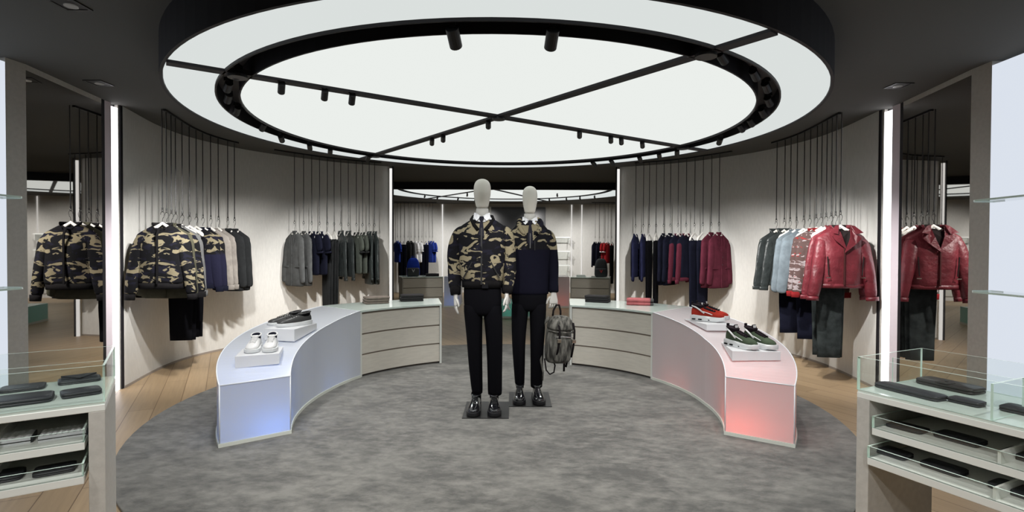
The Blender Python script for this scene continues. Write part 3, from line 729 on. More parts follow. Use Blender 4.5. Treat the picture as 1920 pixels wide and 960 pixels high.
def rack(title, rail_pts, spots, flip, kinds, zr=1.60, rodtop=ZC, order='from the left'):
    """ceiling rail with rods; a hanger and a garment on every rod"""
    c = spots[0]
    t = thing('hanging_rail', 'curved black ceiling rail with thin hanging rods, %s' % title, 'clothes rail', (c[0], c[1], rodtop))
    mb = MB(); P = [Vector((x-c[0], y-c[1])) for x, y in rail_pts]; N = normals(P, 1)
    mb.loft([[(p.x-n.x*.012, p.y-n.y*.012, -.018), (p.x+n.x*.012, p.y+n.y*.012, -.018), (p.x+n.x*.012, p.y+n.y*.012, -.001), (p.x-n.x*.012, p.y-n.y*.012, -.001)] for p, n in zip(P, N)])
    mb.build('track', M_BLACK, t)
    rod_me = None
    for i, (x, y, a) in enumerate(spots):
        if rod_me is None:
            mb = MB(); mb.cyl((0,0), .0048, zr-rodtop+.022, -.015, 8)
            mb.cyl((0,0), .008, zr-rodtop+.018, zr-rodtop+.035, 8)
            K = 14
            mb.tube([(.013*math.cos(2*PI*k/K), 0, zr-rodtop+.008+.013*math.sin(2*PI*k/K)) for k in range(K+1)], .0028, 6, up=(0,1,0))
            rod_me = mb.mesh('rod', M_ROD)
        r = bpy.data.objects.new('rod', rod_me); link(r, t); r.location = (x-c[0], y-c[1], 0); r.rotation_euler = (0,0,R(a+90))
        rz = R(a + (180 if flip else 0)); key = kinds[i]
        if key is None: continue
        jit = R(random.uniform(-4, 4)) if i not in (0, len(spots)-1) else 0
        same = [j for j in range(len(spots)) if kinds[j] == key]
        where = '%s on the %s' % (ordn[i], title) if False else title
        lab = '%s, %s %s, %s' % (LOOK[key], ordn[i], order, title)
        hl = 'white clothes hanger, %s %s, %s' % (ordn[i], order, title)
        if not used_h[0]: h = HANG0; used_h[0] = True; h.location = (x, y, zr); h.rotation_euler = (0,0,rz+jit); h['label'] = hl; h['group'] = 'white hangers'
        else: h = dup(HANG0, (x, y, zr), rz+jit, hl, 'white hangers')
        if KIND[key][2] != 'trousers': h.scale = (.66, .5, 1)
        nm, cat, st, m, m2 = KIND[key]
        if key not in PROTO:
            g = garment(nm, lab, cat, st, m, m2, seed=len(PROTO)*1.7); PROTO[key] = g
            if g['category'] == 'two-tone': g['category'] = 'sweater'
            g.location = (x, y, zr); g.rotation_euler = (0,0,rz+jit)
        else: g = dup(PROTO[key], (x, y, zr), rz+jit, lab)
        near = len(spots)-1 if flip and len(spots) == 12 and title.startswith('near') else (0 if title.startswith('near') else -1)
        g.scale = (1, .9 if i == near else (.62 if KIND[key][2] == 'trousers' else .42), 1)
        if len(same) > 1: g['group'] = '%s on the %s' % (LOOK[key], title)
        elif 'group' in g: del g['group']
    return t
def offset_curve(Wc, s, off):
    return [(p.x+n.x*off, p.y+n.y*off) for p, n in zip(Wc, normals(Wc, s))]
def cut(curve, y0, y1=None, x0=None, x1=None):
    return [p for p in curve if (y0 is None or p[1] >= y0) and (y1 is None or p[1] <= y1) and (x0 is None or p[0] >= x0) and (x1 is None or p[0] <= x1)]
RLc = offset_curve(WL, 1, .33); RLd = offset_curve(WL, 1, .36); RRc = offset_curve(WR, -1, .33); RRd = offset_curve(WR, -1, .36)
R1 = [(-3.170,4.87,8),(-3.20,4.975,10),(-3.225,5.085,12),(-3.253,5.195,14.4),(-3.295,5.368,14),(-3.338,5.559,11.2),(-3.365,5.726,7.7),(-3.381,5.875,4.5),(-3.385,6.036,-2.5),(-3.371,6.166,-8.7),(-3.341,6.315,-13.8),(-3.314,6.415,-16.7)]
R2 = [(-2.892,7.139,-38.1),(-2.81,7.241,-39.8),(-2.734,7.329,-41.4),(-2.657,7.414,-43.4),(-2.577,7.495,-45.8),(-2.506,7.561,-48.2),(-2.432,7.624,-50.8),(-2.345,7.69,-54.7),(-2.249,7.754,-58.4),(-2.171,7.8,-60.1),(-2.088,7.846,-61.3),(-2.018,7.884,-61.7)]
R3 = [(1.807,7.86,-116.4),(1.908,7.809,-117.1),(1.983,7.77,-118.1),(2.07,7.721,-120.2),(2.163,7.664,-123.9),(2.24,7.607,-129.1),(2.326,7.53,-134.1),(2.411,7.441,-138.0),(2.494,7.345,-140.8),(2.573,7.244,-142.7),(2.649,7.143,-143.6),(2.716,7.05,-144.5)]
R4 = [(3.076,6.255,-168.9),(3.099,6.116,-172.7),(3.109,6.006,-176.7),(3.111,5.875,178.9),(3.104,5.719,176.4),(3.093,5.583,174.0),(3.074,5.428,172.2),(3.058,5.316,171.6),(3.04,5.2,171.4),(3.02,5.085,171.7),(3.008,4.995,173.0),(2.995,4.90,176)]
rack('near left rack', cut(RLc, 4.8, 6.5), R1, False, ['camo_bomber','olive_shirt','camo_bomber','grey_knit','black_trousers','black_trousers','yoke','yoke','taupe_knit','taupe_knit','charcoal_blazer','charcoal_blazer'], order='from the mirror')
rack('far left rack', cut(RLd, 6.9, None, None, -1.9), R2, False, ['grey_blazer','grey_blazer','navy_polo','navy_polo','charcoal_trousers','charcoal_trousers','black_leather','black_leather','green_tee','green_tee','nylon','nylon'])
rack('far right rack', cut(RRd, 6.9, None, 1.75), R3, True, ['navy_cardigan','navy_cardigan','black_trousers','black_trousers','navy_blazer','navy_blazer','two_tone','two_tone','navy_trousers','navy_trousers','burgundy_blazer','burgundy_blazer'])
rack('near right rack', cut(RRc, 4.8, 6.35), R4, True, ['black_leather','black_leather','navy_trousers','blue_cardigan','blue_cardigan','navy_trousers','pattern_knit','pattern_knit','grey_jeans','grey_jeans','biker','biker'])

# ------------------------------------------------------------------ drawers and acrylic benches
XC, DC = -.03, 4.355
def pol(a, r, z=0): a = R(a); return (XC+r*math.cos(a), DC+r*math.sin(a), z)
def lerp(a, b, t): return a+(b-a)*t
def interp(x, xs, ys):
    for i in range(len(xs)-1):
        if xs[i] <= x <= xs[i+1]: return lerp(ys[i], ys[i+1], (x-xs[i])/(xs[i+1]-xs[i]))
    return ys[0] if x < xs[0] else ys[-1]
def skew(a):
    return interp(a, [-25.5, 30.6, 65.6, 115.8, 149.2, 206], [-1.8, 4.7, 6.1, -4.3, -2.6, 2.5])
def sector(a0, a1, ri, ro, z0, z1, n=24):
    """curved block; ri, ro, z0, z1 may be functions of the angle"""
    F = lambda v, a: v(a) if callable(v) else v
    rings = []
    for k in range(n+1):
        a = lerp(a0, a1, k/n); r0, r1 = F(ri, a), F(ro, a)
        g = lambda r: a+skew(a)*min(1, max(0, (r-1.75)/.27))
        rings.append([pol(g(r0), r0, F(z0, a)), pol(g(r1), r1, F(z0, a)), pol(g(r1), r1, F(z1, a)), pol(g(r0), r0, F(z1, a))])
    return MB().loft(rings)
def chest(a0, a1, ri, ro, label):
    t = thing('drawer_unit', label, 'drawer unit', (0,0,0))
    H = .665
    sector(a0, a1, lambda a: ri(a)+.03, lambda a: ro, .03, H-.022).build('body', M_SHADOWGAP, t)
    sector(a0, a1, lambda a: ri(a)+.05, lambda a: ro-.02, .0125, .03).build('toe_kick', M_SHADOWGAP, t)
    sector(a0, a1, ri, lambda a: ro+.01, H-.020, H).build('top', M_CABTOP, t, bevel=.002)
    w = math.degrees(.022/ri(a0))
    sg = 1 if a1 > a0 else -1
    sector(a0, a0+sg*w, lambda a: ri(a)+.002, lambda a: ro+.008, .0125, H-.020, 2).build('side_panel', M_WHITE, t)
    sector(a1-sg*w, a1, lambda a: ri(a)+.002, lambda a: ro+.008, .0125, H-.020, 2).build('side_panel', M_WHITE, t)
    sector(a0, a1, lambda a: ro-.004, lambda a: ro+.006, .03, H-.021).build('back_panel', M_CAB, t)
    h = (H-.024-.035)/3
    for k in range(3):
        z = .035+k*h
        d = sector(a0+sg*w*1.15, a1-sg*w*1.15, lambda a: ri(a)+.006, lambda a: ri(a)+.026, z, z+h-.016).build('drawer', M_CAB, t)
        sector(a0+sg*w*1.3, a1-sg*w*1.3, lambda a: ri(a)+.018, lambda a: ri(a)+.028, z+h-.016, z+h-.003).build('finger_groove', M_SHADOWGAP, d)
    return t
riL = lambda a: interp(a, [112, 149, 166, 178, 189, 198, 206], [1.70, 1.68, 1.62, 1.607, 1.612, 1.625, 1.64])
riR = lambda a: interp(a, [-26, 0, 30, 66], [1.65, 1.60, 1.615, 1.60])
chest(149.2, 115.8, riL, 2.35, 'pale washed-oak curved unit of three drawers left of the mannequins')
chest(30.6, 65.6, riR, 2.33, 'pale washed-oak curved unit of three drawers right of the mannequins')
zL = lambda a: interp(a, [149, 166, 178, 189, 198, 206], [.664, .605, .561, .514, .465, .405])
zR = lambda a: zL(179.5-a if a < 31 else 149)
zRf = lambda a: interp(a, [-26, -17, -8, 3, 15, 30.6], [.405, .462, .512, .56, .608, .664])
roL = lambda a: interp(a, [149, 206], [2.35, 2.062]); roR = lambda a: interp(a, [-25.5, 30.6], [2.065, 2.33])
def bench(a0, a1, ri, ro, zt, m, col, power, label, lights):
    t = thing('display_bench', label, 'display bench', (0,0,0))
    sector(a0, a1+(.22 if a1 > a0 else -.22), lambda a: ri(a)-.007, lambda a: ro(a)+.007, .0125, .036, 32).build('base', M_BASE, t)
    sector(a0, a1, ri, ro, .0365, zt, 40).build('shell', m, t)
    # polished edges where the sheets meet
    e = MB()
    for rr, sk in ((ri, 0), (ro, 1)):
        e.tube([pol(lerp(a0, a1, k/40)+sk*skew(lerp(a0, a1, k/40)), rr(lerp(a0, a1, k/40)), zt(lerp(a0, a1, k/40))) for k in range(41)], .004, 6, up=(0,0,1))
    A1 = a1+skew(a1); e.tube([pol(a1, ri(a1), zt(a1)), pol(A1, ro(a1), zt(a1))], .004, 6, up=(0,0,1))
    e.tube([pol(a1, ri(a1), .03), pol(a1, ri(a1), zt(a1))], .004, 6); e.tube([pol(A1, ro(a1), .03), pol(A1, ro(a1), zt(a1))], .004, 6)
    e.build('polished_edge', M_EDGE, t, smooth=True)
    for a, r, z, p in lights:
        l = bpy.data.lights.new('bench_lamp', 'POINT'); l.energy = power*p; l.color = col; l.shadow_soft_size = .05
        o = bpy.data.objects.new('bench_lamp', l); COL.objects.link(o); o.location = pol(a, r, z)
    return t
bench(149.3, 206, riL, roL, zL, M_FROST_B, (.10, .30, 1.0), BENCH_BLUE, 'curved frosted acrylic bench glowing blue, sloping down towards the camera on the left', [(202.5, 1.74, .09, .9), (202.5, 1.86, .09, .9), (202.0, 1.97, .07, .25), (198, 1.85, .05, .5), (168, 1.76, .04, .55), (160, 1.80, .04, .45)])
bench(30.5, -25.5, riR, roR, zRf, M_FROST_R, (1.0, .10, .05), BENCH_RED, 'curved frosted acrylic bench glowing red, sloping down towards the camera on the right', [(-21.5, 1.74, .09, .9), (-21.5, 1.87, .09, .8), (-21, 1.98, .07, .3), (-17, 1.80, .08, .6), (14, 1.75, .04, .55), (22, 1.76, .04, .55)])

# plinths (level top, underside following the slope)
def plinth(corners, ztop, zt, label):
    t = MB()
    def ang(p): return math.degrees(math.atan2(p[1]-DC, p[0]-XC)) % 360
    bot = []
    for p in corners:
        a = ang(p); a = a if zt is zL else (a-360 if a > 180 else a)
        bot.append((p[0], p[1], zt(a)+.009))
    top = [(p[0], p[1], max(ztop, b[2]+.004)) for p, b in zip(corners, bot)]
    o = t.loft([bot, top]).build('display_plinth', M_PLINTH, bevel=.003)
    return tag(o, label, 'plinth', 'frosted acrylic plinths')
plinth([(-1.885,3.645),(-1.635,3.765),(-1.715,4.02),(-1.97,3.915)], .535, zL, 'frosted acrylic block under the white sneakers')
plinth([(-1.955,4.23),(-1.705,4.20),(-1.655,4.55),(-1.90,4.57)], .638, zL, 'frosted acrylic block under the black sneakers')
plinth([(1.655,4.55),(1.905,4.565),(1.86,4.93),(1.585,4.93)], .638, zRf, 'frosted acrylic block under the red sneakers')
plinth([(1.590,3.86),(1.925,3.83),(1.93,4.21),(1.655,4.23)], .545, zRf, 'frosted acrylic block under the green sneakers')

# ------------------------------------------------------------------ shoes (toe towards -y, length .28)
def shoe(name, label, cat, loc, rz, upper, sole_m, style='court', lining=None, accent=None, group=None, lace=None, sc=1.0, mir=1):
    t = thing(name, label, cat, loc, rz, group); t.scale = (sc*mir, sc, sc*(.86 if style == 'court' else 1))
    lining = lining or M_BLK; lace = lace or upper
    hs = {'court': .032, 'runner': .040, 'derby': .036}[style]
    prof = [(.140,.018,.055),(.132,.030,.070),(.110,.036,.078),(.070,.038,.075),(.030,.038,.070),(-.005,.041,.060),(-.045,.046,.048),(-.085,.047,.038),(-.115,.039,.031),(-.134,.024,.022),(-.142,.010,.012)]
    if style == 'runner': prof = [(y, w*.95, h*1.18 if y > -.01 else h*1.1) for y, w, h in prof]
    def outline(g):
        pts = [(w+g, y+(g if y > .13 else (-g if y < -.13 else 0))) for y, w, h in prof]
        return [(x*(1.05 if y < 0 else 1), y) for x, y in pts] + [(-x, y) for x, y in reversed(pts)]
    # sole
    mb = MB()
    if style == 'runner':
        poly = outline(.007); rings = []
        for z, g in ((0, -.004), (.010, .002), (.026, .004), (hs, 0)):
            rings.append([(x*(1+g*9), y*(1+g*2), z*(1.25 if y > .06 else 1)+(.006*math.sin(y*70) if z == hs else 0)+(.010 if y < -.11 and z == 0 else 0)) for x, y in poly])
        mb.loft(rings)
    else:
        poly = outline(.004)
        mb.loft([[(x*.97, y*.98, .004 if y < -.1 else 0) for x, y in poly], [(x, y, .010) for x, y in poly], [(x, y, hs+(.012 if (style == 'court' and y > .09) else 0)) for x, y in poly]])
    so = mb.build('sole', sole_m, t, True, bevel=.002)
    if style == 'runner':
        m2 = MB()
        for y in (.11, .055, -.03): m2.box(-.050, .050, y-.016, y+.016, .010, .020)
        m2.build('sole_cutouts', M_BLK, so, bevel=.003)
    # upper
    rings = []
    for y, w, h in prof:
        r = []
        for j in range(13):
            a = PI*j/12; c, s = math.cos(a), math.sin(a)
            r.append((w*math.copysign(abs(c)**.75, c), y, hs-.004+h*abs(s)**.8))
        rings.append(r)
    MB().loft(rings, (True, True), True).build('upper', upper, t, True, sub=1)
    # ankle opening
    zt = hs+.070
    if style == 'runner': zt = hs+.088
    lift = .018 if style != 'runner' else .012
    mb = MB(); n = 20; P = [(.033*math.cos(2*PI*k/n), .085+.050*math.sin(2*PI*k/n), zt+.002+lift*(.5+.5*math.sin(2*PI*k/n))) for k in range(n+1)]
    mb.tube(P, .0065, 8, up=(0,0,1)); mb.build('collar', accent if (style == 'court' and accent) else upper if style != 'runner' else lining, t, True)
    MB().loft([[(x*.96, .085+(y-.085)*.96, zt-.02) for x, y, z in P[:-1]], [(x*.98, .085+(y-.085)*.98, z+.0035) for x, y, z in P[:-1]]]).build('lining', lining, t)
    # tongue and laces
    yt = .035
    MB().loft([[(-.020, yt, zt-.012), (.020, yt, zt-.012), (.020, yt+.008, zt-.012), (-.020, yt+.008, zt-.012)], [(-.023, yt+.010, zt+.006), (.023, yt+.010, zt+.006), (.023, yt+.019, zt+.005), (-.023, yt+.019, zt+.005)],
               [(-.019, yt+.020, zt+(.038 if style == 'runner' else .013)), (.019, yt+.020, zt+(.038 if style == 'runner' else .013)), (.019, yt+.027, zt+(.026 if style == 'runner' else .012)), (-.019, yt+.027, zt+(.026 if style == 'runner' else .012))]]).build('tongue', lining if style == 'runner' else upper, t, bevel=.003)
    if style == 'runner':
        MB().box(-.013, .013, yt+.012, yt+.018, zt+.012, zt+.030).build('tongue_label', M_WHITEC, t)
        # white side flash and heel counter, dark throat
        MB().tube([(.039,.02,hs+.030),(.040,.06,hs+.060),(.036,.095,hs+.080),(.020,.128,hs+.088),(0,.138,hs+.090),(-.020,.128,hs+.088),(-.036,.095,hs+.080),(-.040,.06,hs+.060),(-.039,.02,hs+.030)], .0065, 8, up=(0,0,1)).build('collar_trim', M_WHITEC, t, True)
        for s in (-1, 1):
            MB().tube([(s*.044,-.05,hs+.022),(s*.043,-.01,hs+.035),(s*.039,.03,hs+.045)], .0035, 6, up=(0,0,1)).build('side_flash', M_WHITEC, t, True)
        MB().box(-.010, .010, .128, .142, hs+.075, hs+.125).build('heel_tab', lining, t, bevel=.003)
    mb = MB()
    for k in range(5):
        y = .022-.020*k; z = hs+interp(-y, [-.03, .005, .045, .085], [.072, .062, .051, .040])*(1.16 if style == 'runner' else 1)+.001
        w = .024-.0015*k
        mb.tube([(-w, y-.004, z-.010), (-w*.5, y, z-.001), (w*.5, y, z-.001), (w, y-.004, z-.010)], .0030, 6, up=(0,0,1))
    mb.build('laces', lace, t, True)
    if style == 'runner':
        MB().loft([[(-.020,.03,hs+.082),(.020,.03,hs+.082),(.022,.03,hs+.070),(-.022,.03,hs+.070)],[(-.021,-.02,hs+.0655),(.021,-.02,hs+.0655),(.024,-.02,hs+.050),(-.024,-.02,hs+.050)],[(-.016,-.06,hs+.048),(.016,-.06,hs+.048),(.018,-.06,hs+.035),(-.018,-.06,hs+.035)]]).build('throat', lining, t, bevel=.003)
    if accent and style == 'court': MB().ell((0, .138, hs+.050), (.016, .008, .018), 12, 8).build('heel_patch', accent, t, True)
    return t
M_SHW = mat('white_shoe_leather', (.66, .66, .66), .4, bump=(40,.1,.003)); M_SHB = mat('black_shoe_leather', (.045, .045, .045), .35, bump=(40,.15,.003))
M_SOLE = mat('white_rubber', (.68, .70, .71), .45); M_SRED = fabric('red_shoe_mesh', (0.3450, 0.0338, 0.0225)); M_SGRN = fabric('green_shoe_mesh', (0.0680, 0.0920, 0.0600)); M_DK = fabric('shoe_dark', (.02,.015,.018))
zt_w, zt_b, zt_r, zt_g = .5355, .6385, .6405, .5455
shoe('sneaker', 'white leather sneaker with dark lining, left one of the pair', 'shoe', (-1.865,3.875,zt_w), R(16), M_SHW, M_SOLE, 'court', M_NAVY, group=None)
shoe('sneaker', 'white leather sneaker with dark lining, right one of the pair', 'shoe', (-1.755,3.905,zt_w), R(18), M_SHW, M_SOLE, 'court', M_NAVY)
shoe('sneaker', 'black leather sneaker on a thick white sole, left one of the pair', 'shoe', (-1.885,4.46,zt_b), R(-43), M_SHB, M_SOLE, 'court')
shoe('sneaker', 'black leather sneaker on a thick white sole, right one of the pair', 'shoe', (-1.785,4.40,zt_b), R(-43), M_SHB, M_SOLE, 'court')
shoe('sneaker', 'red chunky running shoe with black laces, left one of the pair', 'shoe', (1.735,4.745,zt_r), R(55), M_SRED, M_SOLE, 'runner', M_DK, lace=M_DK)
shoe('sneaker', 'red chunky running shoe with black laces, right one of the pair', 'shoe', (1.815,4.855,zt_r), R(55), M_SRED, M_SOLE, 'runner', M_DK, lace=M_DK, mir=-1)
shoe('sneaker', 'dark green chunky running shoe, left one of the pair', 'shoe', (1.712,3.99,zt_g), R(22), M_SGRN, M_SOLE, 'runner', M_DK, lace=M_DK)
shoe('sneaker', 'dark green chunky running shoe, right one of the pair', 'shoe', (1.848,3.99,zt_g), R(22), M_SGRN, M_SOLE, 'runner', M_DK, lace=M_DK, mir=-1)

# ------------------------------------------------------------------ folded clothes
def folded(name, label, cat, loc, rz, m, L=.22, D=.15, h=.028, inner=None, group=None):
    """cloth folded like a hairpin: rounded fold towards -y, open layered tail towards +y"""
    def prof(y0, y1, hh, z):
        p = []
        for k in range(7):
            a = R(90+180*k/6); p.append((y0+hh/2+hh/2*math.cos(a), z+hh/2+hh/2*math.sin(a)))
        p += [(y1, z+.002), (y1+.006, z+hh*.35), (y1-.004, z+hh*.5), (y1+.004, z+hh*.7), (y1-.002, z+hh-.002)]
        return p
    pf = prof(-D/2, D/2, h, 0)
    mb = MB(); rings = []
    for k in range(9):
        u = k/8; x = -L/2+L*u; e = .94 if k in (0, 8) else 1
        rings.append([(x, y*e, (z-h/2)*e*(1+.06*noise.noise(Vector((x*20, y*20, h*50+loc[0]))))+h/2) for y, z in pf])
    mb.loft(rings)
    o = mb.build(name, m, smooth=True, loc=loc, rot=(0,0,rz))
    if inner:
        MB().box(L/2-.002, L/2+.035, -D/2+.012, D/2-.01, .006, h-.005).build('inner_layer', inner, o, bevel=.006)
    return tag(o, label, cat, group)
ZT = .665
TAN = mat('taupe_wool', (.20, .165, .14), .9, bump=(60,.3,.004), var=(20,.1)); BK = mat('black_wool', (.022,.02,.022), .85, bump=(60,.3,.004))
RC = mat('red_check', (.50, .14, .15), .85, bump=(90,.3,.003), var=(30,.15))
pos = ('bottom', 'middle', 'top')
for k in range(3):
    folded('folded_trousers', 'folded taupe trousers, %s of the stack on the left drawer unit' % pos[k], 'folded trousers', (-1.50+.004*k, 5.905, ZT+.0265*k), R(32), TAN, .25, .17, .026, group='taupe folded trousers')
    folded('folded_trousers', 'folded black trousers, %s of the stack on the left drawer unit' % pos[k], 'folded trousers', (-1.16+.003*k, 6.19, ZT+.0265*k), R(20), BK, .25, .16, .026, group='black folded trousers left')
    folded('folded_trousers', 'folded black trousers, %s of the stack on the right drawer unit' % pos[k], 'folded trousers', (.985-.003*k, 6.14, ZT+.0265*k), R(-25), BK, .26, .15, .026, group='black folded trousers right')
for k in range(2):
    folded('folded_shirt', 'folded red checked shirt with grey inside, %s of the stack on the right drawer unit' % ('lower', 'upper')[k], 'folded shirt', (1.385, 5.86, ZT+.0365*k), R(-14), RC, .25, .17, .036, M_GREY, group='red checked folded shirts')

# ------------------------------------------------------------------ mannequins
def hand(t, T, m, curl=.5, mir=1, name='hand'):
    """wrist at the origin, fingers pointing down -z, thumb towards -y; width along y"""
    mb = MB()
    rings = [(0.02,.022,.019),(0,.024,.018),(-.02,.029,.016),(-.05,.038,.015),(-.078,.040,.013),(-.088,.036,.011)]
    mb.loft([sup(14, b, a, z=z, p=2.3) for z, a, b in rings], T=T)
    for i, (y, L) in enumerate(((-.029,.068),(-.0095,.076),(.0105,.071),(.029,.056))):
        P = [(0, y, -.078)]; a = R(5); p = Vector(P[0])
        for s_, l in enumerate((.45,.32,.23)):
            p = p + Vector((mir*math.sin(a)*L*l, (y*.1)*l, -math.cos(a)*L*l)); P.append(tuple(p)); a += curl*(.9+.1*i)
        mb.tube(P, [.0092,.0088,.0080,.0062], 8, up=(0,1,0), T=T)
    mb.tube([(0,-.026,-.022),(mir*.008,-.046,-.045),(mir*.014,-.054,-.070),(mir*.016,-.054,-.090)], [.012,.011,.0095,.007], 8, up=(1,0,0), T=T)
    return mb.build(name, m, t, True, sub=1)

def rings_body(t, name, prof, m, n=32, p=2.3, cap=(True, True), sub=1, fold=0, seed=0):
    rings = []
    for z, cx, cy, w, d in prof:
        r = []
        for (x, y, zz) in sup(n, w, d, cx, cy, z, p):
            if fold:
                q = noise.noise(Vector((x*8+seed, y*8, z*7)))*fold; v = Vector((x-cx, y-cy)).normalized()*q; x += v.x; y += v.y
            r.append((x, y, zz))
        rings.append(r)
    return MB().loft(rings, cap).build(name, m, t, True, sub=sub)

def mannequin(label, loc, spec):
    t = thing('mannequin', label, 'mannequin', loc)
    P = spec
    MB().box(*P['plate'], .0, .006).build('base_plate', M_STEEL, t, bevel=.001)
    # head: featureless egg with a seam at the jaw, then the neck
    hz, hw = P['head']
    prof = [(-.128,.046,.050),(-.105,.049,.056),(-.080,.055,.068),(-.050,.061,.080),(-.015,.066,.089),(.020,.0675,.092),(.050,.065,.088),(.075,.057,.076),(.092,.042,.056),(.101,.022,.030),(.104,.005,.006)]
    MB().loft([sup(28, w*hw/.0675, d, .0+P['hx'], -.008 if z < 0 else 0, hz+z, 2.1) for z, w, d in prof]).build('head', M_SKIN, t, True, sub=1)
    MB().loft([sup(24, w, d, P['hx'], .006, z, 2) for z, w, d in ((P['neckz']-.06,.062,.060),(P['neckz'],.050,.052),(hz-.127,.0465,.050))]).build('neck', M_SKIN2, t, True)
    # shirt, collar, tie
    zc = P['collar']
    rings_body(t, 'shirt', [(zc-.16,0,0,.13,.085),(zc-.08,0,0,.12,.08),(zc-.035,0,.01,.085,.070),(zc+.005,P['hx'],.008,.056,.058)], M_SHIRT, 24, 2.2)
    for s in (-1, 1):
        x = P['hx']
        MB().loft([[(x+s*.004,-.062,zc-.012),(x+s*.040,-.050,zc+.012),(x+s*.062,-.018,zc+.020),(x+s*.067,-.040,zc-.018),(x+s*.040,-.088,zc-.048)], [(x+s*.004,-.056,zc-.010),(x+s*.038,-.044,zc+.014),(x+s*.056,-.016,zc+.022),(x+s*.061,-.034,zc-.016),(x+s*.038,-.080,zc-.046)]]).build('shirt_collar', M_SHIRT, t, bevel=.002)
    x = P['hx']
    MB().loft([[(x-.017,-.076,zc-.012),(x+.017,-.076,zc-.012),(x+.014,-.060,zc-.010),(x-.014,-.060,zc-.010)],[(x-.020,-.088,zc-.028),(x+.020,-.088,zc-.028),(x+.014,-.07,zc-.028),(x-.014,-.07,zc-.028)],[(x-.010,-.096,zc-.050),(x+.010,-.096,zc-.050),(x+.009,-.08,zc-.050),(x-.009,-.08,zc-.050)],
               [(x-.020,-.118,zc-.12),(x+.020,-.118,zc-.12),(x+.018,-.108,zc-.12),(x-.018,-.108,zc-.12)],[(x-.024,-.125,zc-.20),(x+.024,-.125,zc-.20),(x+.02,-.115,zc-.20),(x-.02,-.115,zc-.20)]]).build('tie', M_TIE, t, bevel=.003)
    # jacket
    jk = rings_body(t, 'jacket', P['torso'], P['jm'], 36, 2.5, (True, False), 1, .009, 3)
    for s in (-1, 1):
        path, rad = P['arm_l'] if s < 0 else P['arm_r']
        # interpolate for folds
        C = catmull([tuple(p) for p in path], 5); 
        rr = [interp(i/(len(C)-1), [k/(len(rad)-1) for k in range(len(rad))], rad) for i in range(len(C))]
        MB().tube([tuple(c) for c in C], rr, 16, flat=1.0, rip=.20).build('sleeve', P['jm'], jk, True, sub=1)
        e = Vector(path[-1]); d = (e-Vector(path[-2])).normalized()
        if P['ribcuff']: MB().tube([tuple(e-d*.012), tuple(e+d*.02), tuple(e+d*.052)], [rad[-1]*1.0, rad[-1]*.96, rad[-1]*.88], 18).build('cuff', M_RIB, jk, True)
        hp = e+d*(.055 if P['ribcuff'] else .005)
        T = Matrix.Translation(hp) @ Matrix.Rotation(R(P['handrot'][0 if s < 0 else 1]), 4, 'Z')
        hand(t, T, M_SKIN2, P['curl'][0 if s < 0 else 1], mir=1 if s < 0 else -1)
    # trousers
    for s, leg in ((-1, P['leg_l']), (1, P['leg_r'])):
        rings_body(t, 'trouser_leg', leg, M_BLK, 24, 2.1, (True, True), 1, .006, s*4)
        zt = leg[0][0]; cx = leg[0][1]
        MB().cyl((cx, .03), .030, .03, zt+.03, 16).build('ankle', M_SKIN2 if False else M_BLK, t)
    rings_body(t, 'trousers', P['hips'], M_BLK, 32, 2.4)
    return t, jk

# camouflage bomber mannequin
M1X, M1Y = -.232, 4.20
torso1 = [(.955,0,0,.150,.108),(.965,0,0,.156,.112),(1.005,0,0,.158,.114),(1.03,0,-.004,.170,.128),(1.10,0,-.004,.176,.134),(1.20,.0,0,.180,.135),(1.30,.0,0,.190,.132),(1.37,0,0,.203,.122),(1.415,0,.003,.200,.104),(1.445,0,.006,.165,.092),(1.47,0,.012,.125,.080),(1.488,0,.018,.095,.074)]
m1, j1 = mannequin('taller faceless cream mannequin in camouflage bomber jacket and black trousers', (M1X, M1Y, .012), dict(
    plate=(-.135,.212,-.235,.195), head=(1.703,.0680), hx=-.002, neckz=1.55, collar=1.522, jm=M_CAMO, torso=torso1, ribcuff=True, curl=(.28,.45), handrot=(15,-10),
    arm_l=([(-.130,.0,1.405),(-.178,.0,1.375),(-.210,.01,1.27),(-.218,.01,1.13),(-.215,-.01,1.03),(-.208,-.03,.955)], [.045,.060,.060,.054,.052,.044]),
    arm_r=([(.130,.0,1.405),(.176,.0,1.375),(.204,.01,1.27),(.212,.01,1.13),(.208,-.01,1.03),(.200,-.03,.965)], [.045,.060,.060,.054,.052,.044]),
    leg_l=[(.118,-.038,.025,.043,.060),(.13,-.038,.024,.044,.062),(.30,-.050,.012,.051,.070),(.50,-.058,.0,.061,.078),(.65,-.064,-.002,.067,.086),(.78,-.070,0,.074,.098),(.86,-.072,0,.074,.10)],
    leg_r=[(.108,.100,.020,.054,.062),(.12,.100,.02,.055,.064),(.30,.099,.010,.058,.070),(.50,.098,.0,.065,.078),(.65,.092,-.002,.070,.086),(.78,.084,0,.076,.098),(.86,.080,0,.076,.10)],
    hips=[(.735,.006,0,.060,.075),(.765,.006,0,.125,.098),(.80,.006,0,.148,.108),(.88,.004,0,.150,.112),(.97,0,0,.145,.105),(1.0,0,0,.14,.10)]))
MB().loft([sup(36, .158, .118, 0, 0, .962, 2.5), sup(36, .160, .120, 0, -.002, 1.02, 2.5)], (True, True)).build('waistband', M_RIB, j1, True)
MB().box(-.006, .006, -.020, .004, 0, .43).build('zip', M_BLACK, j1, loc=(0,-.122,.99), rot=(R(-2),0,0))
MB().tube([(-.028,-.116,1.405),(-.060,-.088,1.445),(-.085,-.02,1.488),(-.075,.05,1.515),(0,.085,1.525),(.075,.05,1.515),(.085,-.02,1.488),(.060,-.088,1.445),(.028,-.116,1.405)], .014, 10, flat=1.0, up=(0,0,1)).build('collar', M_RIB, j1, True)
